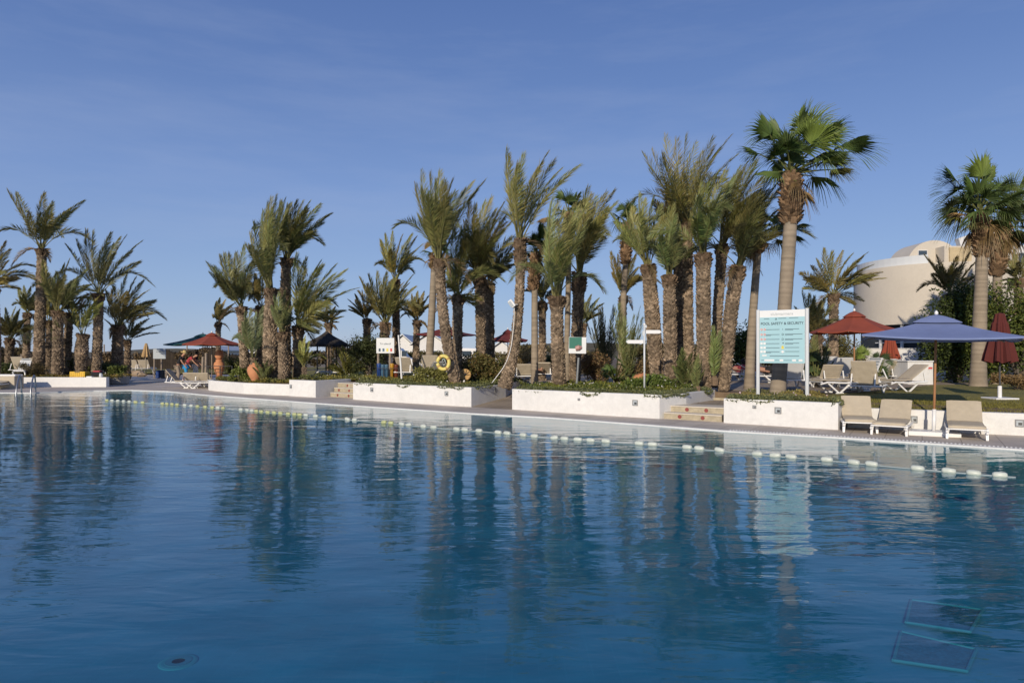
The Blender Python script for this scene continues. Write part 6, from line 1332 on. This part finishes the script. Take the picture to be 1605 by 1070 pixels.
# ------------------------------------------------------------------ people
def skin_mesh(name,verts,edges,radii,m,parent,root=0,sub=2):
    me=bpy.data.meshes.new(name); me.from_pydata([tuple(map(float,v)) for v in verts],edges,[]); o=bpy.data.objects.new(name,me); COL.objects.link(o)
    s=o.modifiers.new('skin','SKIN'); s.use_smooth_shade=True
    sv=me.skin_vertices[0].data
    for i,r in enumerate(radii): sv[i].radius=(r,r) if np.ndim(r)==0 else r; sv[i].use_root=(i==root)
    u=o.modifiers.new('sub','SUBSURF'); u.levels=sub; u.render_levels=sub
    me.materials.append(m); o.parent=parent; return o
def person(label,loc,rz,J,top,bottom,hat=None,hair='hair',bare_legs=False,group=None,topm=None,botm=None,leg_to='ankle'):
    """J: dict of joints in local metres"""
    e=empty('person',loc,label,'person',group,rz)
    V=[];R=[];I={}
    def v(n,p,r): I[n]=len(V); V.append(p); R.append(r)
    v('pelvis',J['pelvis'],(.15,.11)); v('waist',(A(J['pelvis'])*.55+A(J['chest'])*.45),(.12,.095)); v('chest',J['chest'],(.155,.11)); v('neck',J['neck'],.055); v('headb',A(J['neck'])*.55+A(J['head'])*.45,.065); v('head',J['head'],.095); v('crown',A(J['head'])+nrm(A(J['head'])-A(J['neck']))*.08,.07)
    Ed=[(0,1),(1,2),(2,3),(3,4),(4,5),(5,6)]
    hd=nrm(A(J['head'])-A(J['neck'])); fw=A(J.get('face',(0,-1,0)),float); fw=nrm(fw-hd*(fw@hd))
    v('nose',A(J['head'])+fw*.105-hd*.01,.018); Ed.append((I['head'],I['nose']))
    for s in 'LR':
        v('sh'+s,J['sh'+s],.062); v('el'+s,J['el'+s],.042); v('wr'+s,J['wr'+s],.028); Ed+=[(I['chest'],I['sh'+s]),(I['sh'+s],I['el'+s]),(I['el'+s],I['wr'+s])]
        d=nrm(A(J['wr'+s])-A(J['el'+s])); sd=nrm(np.cross(d,A([.2,1,.3]))); pl=A(J['wr'+s])+d*.07; v('pa'+s,pl,.034); Ed.append((I['wr'+s],I['pa'+s]))
        for k,(o_,l) in enumerate(((-.026,.075),(-.009,.09),(.009,.085),(.026,.068))):
            v(f'f{k}{s}',pl+d*.05+sd*o_,.010); v(f'g{k}{s}',pl+d*l+sd*o_*1.2+A([0,-.01,-.01]),.008); Ed+=[(I['pa'+s],I[f'f{k}{s}']),(I[f'f{k}{s}'],I[f'g{k}{s}'])]
        v('th'+s,pl+sd*-.05+d*.01,.011); Ed.append((I['pa'+s],I['th'+s]))
        v('hp'+s,J['hp'+s],.088); v('kn'+s,J['kn'+s],.058); v('an'+s,J['an'+s],.038); v('toe'+s,J['toe'+s],.032); Ed+=[(0,I['hp'+s]),(I['hp'+s],I['kn'+s]),(I['kn'+s],I['an'+s]),(I['an'+s],I['toe'+s])]
    skin_mesh('body',V,Ed,R,M['skin'],e)
    g=.022
    # shirt
    if topm:
        names=['chest','waist','pelvis','shL','shR']; vv=[V[I[n]] for n in names]; rr=[(.155+g,.11+g),(.12+g,.095+g),(.15+g,.11+g),.062+g,.062+g]; ee=[(0,1),(1,2),(0,3),(0,4)]
        for s,b in (('L',3),('R',4)): vv.append(A(V[I['sh'+s]])*.4+A(V[I['el'+s]])*.6); rr.append(.048+g); ee.append((b,len(vv)-1))
        skin_mesh('shirt',vv,ee,rr,M[topm],e)
    if botm:
        vv=[V[0],V[I['hpL']],V[I['hpR']]]; rr=[(.155+g,.115+g),.092+g,.092+g]; ee=[(0,1),(0,2)]
        for s,b in (('L',1),('R',2)):
            vv.append(V[I['kn'+s]]); rr.append(.06+g); ee.append((b,len(vv)-1))
            if leg_to=='ankle': vv.append(A(V[I['an'+s]])+A([0,0,.04])); rr.append(.045+g); ee.append((len(vv)-2,len(vv)-1))
        skin_mesh('trousers' if leg_to=='ankle' else 'shorts',vv,ee,rr,M[botm],e)
    H=A(J['head'])
    if hat:
        o=MB().lathe((0,0,0),[(.21,-.005),(.205,.012),(.105,.02),(.10,.10),(.06,.125),(.005,.13)],k=28).build('straw_hat',M['straw'],smooth=True); o.parent=e; o.location=H+hd*.05; o.rotation_euler=hat
    ax=H+hd*.03-fw*.02; 
    bm=bmesh.new(); bmesh.ops.create_icosphere(bm,subdivisions=3,radius=.112); VV=A([list(w.co) for w in bm.verts]); FF=A([[w.index for w in f.verts] for f in bm.faces]); bm.free()
    keep=((VV@hd)>-.03)|((VV@fw)<.02); keep&=((VV@fw)<.06)|((VV@hd)>.05); fm=keep[FF].all(1)
    o=MB().add(VV+ax,FF[fm]).build('hair',M[hair],smooth=True); o.parent=e
    for s in (-1,1):
        sd=np.cross(hd,fw); p=H+fw*.092+sd*.034*s+hd*.012; o=MB().tube([p,p+fw*.006],.011,k=8).build('eye',M['black']); o.parent=e
    return e
# two walkers bending forward on the left plaza, facing right
def walkJ(lean,arm):
    return dict(pelvis=(0,0,.92),chest=(lean*.32,0,1.28),neck=(lean*.45,0,1.44),head=(lean*.60,0,1.60),face=(1,-.3,-.3),
      shL=(lean*.36,-.17,1.37),shR=(lean*.36,.17,1.37),elL=(lean*.5+arm*.1,-.21,1.12),elR=(lean*.5+.05,.2,1.12),wrL=(lean*.6+arm*.3,-.2,.92),wrR=(lean*.6+.2,.18,.95),
      hpL=(0,-.09,.86),hpR=(0,.09,.86),knL=(.10,-.10,.48),knR=(-.04,.10,.47),anL=(.04,-.10,.08),anR=(-.24,.10,.11),toeL=(.18,-.11,.04),toeR=(-.12,.10,.04))
J=walkJ(.55,.5)
person('person in a straw hat and black top walking on the left plaza',(X_(279,38),38,0),0,J,None,None,hat=(0,.35,0),topm='black',botm='oldwood',leg_to='ankle')
J=walkJ(1.0,.6); J['head']=(.62,0,1.50); J['neck']=(.47,0,1.38)
person('person in a red pink top stooping beside the straw-hatted walker',(X_(291,39.5),39.5,0),0,J,None,None,topm='redcloth2',botm='bluecloth2',leg_to='knee')
J=walkJ(.2,.2)
person('person in white trousers standing just right of the two stooping walkers',(X_(306,41),41,0),.5,J,None,None,topm='black',botm='whitecloth')
# sunbathers
def lieJ(): return dict(pelvis=(0,0,.14),chest=(-.42,0,.26),neck=(-.56,0,.36),head=(-.70,0,.46),face=(.4,-.2,.9),shL=(-.5,-.17,.30),shR=(-.5,.17,.30),elL=(-.30,-.27,.18),elR=(-.30,.27,.18),wrL=(-.06,-.24,.14),wrR=(-.06,.24,.14),hpL=(.06,-.09,.14),hpR=(.06,.09,.14),knL=(.42,-.12,.40),knR=(.46,.10,.16),anL=(.70,-.12,.12),anR=(.86,.12,.10),toeL=(.84,-.12,.10),toeR=(.92,.12,.22))
q=.53
for u,Y,r,lab,bm_ in ((1150,26,.3,'person sunbathing on a white lounger left of the smooth palm trunk','redcloth2'),(1196,24,-.2,'person lying propped up behind the rules board left post','black')):
    lounger('lounger carrying the sunbather '+('left of the smooth palm trunk' if u<1170 else 'behind the rules board'),(X_(u,Y)+.85,Y),PI/2+r,back=30,style='x',z=q,cushion=False,group='loungers with sunbathers',h=.34,w=.6)
    person(lab,(X_(u,Y)+.1,Y,q+.30),r,lieJ(),None,None,topm=None,botm=bm_,leg_to='none')
person('person resting on a lounger between the photo sign and the fan palm with reddish collar',(X_(816,26.5),26.2,q+.30),.3,lieJ(),None,None,topm='black',botm='black',leg_to='none')['label']='person lying on the beige lounger beside the curved floodlight palm'

# ------------------------------------------------------------------ camera, light, sky
cam=bpy.data.cameras.new('camera'); co=bpy.data.objects.new('camera',cam); COL.objects.link(co); SC.camera=co
co.location=(0,0,EYE); co.rotation_euler=(PI/2,0,0); cam.sensor_width=36; cam.lens=24.0; cam.shift_y=20.0/1605; cam.clip_end=3000; cam.clip_start=.05
SUN_EL=math.radians(19.5); SUN_AZ=math.radians(180+21)   # azimuth from +Y, clockwise: behind the camera and a little left
sd=A([math.sin(SUN_AZ)*math.cos(SUN_EL),math.cos(SUN_AZ)*math.cos(SUN_EL),math.sin(SUN_EL)])
sun=bpy.data.lights.new('sun','SUN'); so=bpy.data.objects.new('sun',sun); COL.objects.link(so); sun.energy=3.75; sun.angle=math.radians(.53); sun.color=(1,.88,.72)
so.rotation_euler=Vector(sd).to_track_quat('Z','Y').to_euler()
w=bpy.data.worlds.new('World'); SC.world=w; w.use_nodes=True; nt=w.node_tree; N=nt.nodes; L=nt.links; bg=N['Background']
sky=N.new('ShaderNodeTexSky'); sky.sky_type='NISHITA'; sky.sun_disc=False; sky.sun_elevation=SUN_EL; sky.sun_rotation=SUN_AZ; sky.air_density=1.0; sky.dust_density=.0; sky.ozone_density=4.5; sky.altitude=0
tc=N.new('ShaderNodeTexCoord'); mp=N.new('ShaderNodeMapping'); mp.inputs['Scale'].default_value=(1.0,1.0,6); mp.inputs['Rotation'].default_value=(.15,.12,0); L.new(tc.outputs['Generated'],mp.inputs[0])
nz=N.new('ShaderNodeTexNoise'); nz.inputs['Scale'].default_value=2.2; nz.inputs['Detail'].default_value=7; nz.inputs['Roughness'].default_value=.62; L.new(mp.outputs[0],nz.inputs['Vector'])
mr=N.new('ShaderNodeMapRange'); mr.inputs[1].default_value=.48; mr.inputs[2].default_value=.80; mr.inputs[3].default_value=0; mr.inputs[4].default_value=.13; L.new(nz.outputs[0],mr.inputs[0])
mx=N.new('ShaderNodeMix'); mx.data_type='RGBA'; L.new(mr.outputs[0],mx.inputs[0]); L.new(sky.outputs[0],mx.inputs[6]); mx.inputs[7].default_value=(5.2,5.6,6.4,1)
SS=.115
sx=N.new('ShaderNodeSeparateXYZ'); L.new(tc.outputs['Generated'],sx.inputs[0])
cr=N.new('ShaderNodeValToRGB'); L.new(sx.outputs[2],cr.inputs[0])
stops=[(0.0,(.34,.43,.63)),(.10,(.28,.39,.64)),(.23,(.205,.310,.60)),(.36,(.135,.225,.50)),(.50,(.09,.165,.42)),(1.0,(.05,.11,.34))]
el=cr.color_ramp.elements
while len(el)<len(stops): el.new(.5)
for e_,(p_,c_) in zip(el,stops): e_.position=p_; e_.color=(*c_,1)
sc_=N.new('ShaderNodeVectorMath'); sc_.operation='SCALE'; sc_.inputs['Scale'].default_value=1/SS; L.new(cr.outputs[0],sc_.inputs[0])
tn=N.new('ShaderNodeMix'); tn.data_type='RGBA'; tn.inputs[0].default_value=.8
L.new(mx.outputs[2],tn.inputs[6]); L.new(sc_.outputs[0],tn.inputs[7]); wv=N.new('ShaderNodeMix'); wv.data_type='RGBA'; L.new(mr.outputs[0],wv.inputs[0]); L.new(tn.outputs[2],wv.inputs[6]); wv.inputs[7].default_value=(4.2,4.8,6.2,1); L.new(wv.outputs[2],bg.inputs[0]); bg.inputs[1].default_value=SS
SC.view_settings.view_transform='Standard'; SC.view_settings.look='None'; SC.view_settings.gamma=1; SC.view_settings.exposure=0
SC.cycles.max_bounces=6; SC.cycles.transparent_max_bounces=8; SC.cycles.diffuse_bounces=3; SC.cycles.glossy_bounces=3; SC.cycles.sample_clamp_indirect=6; SC.cycles.use_denoising=True
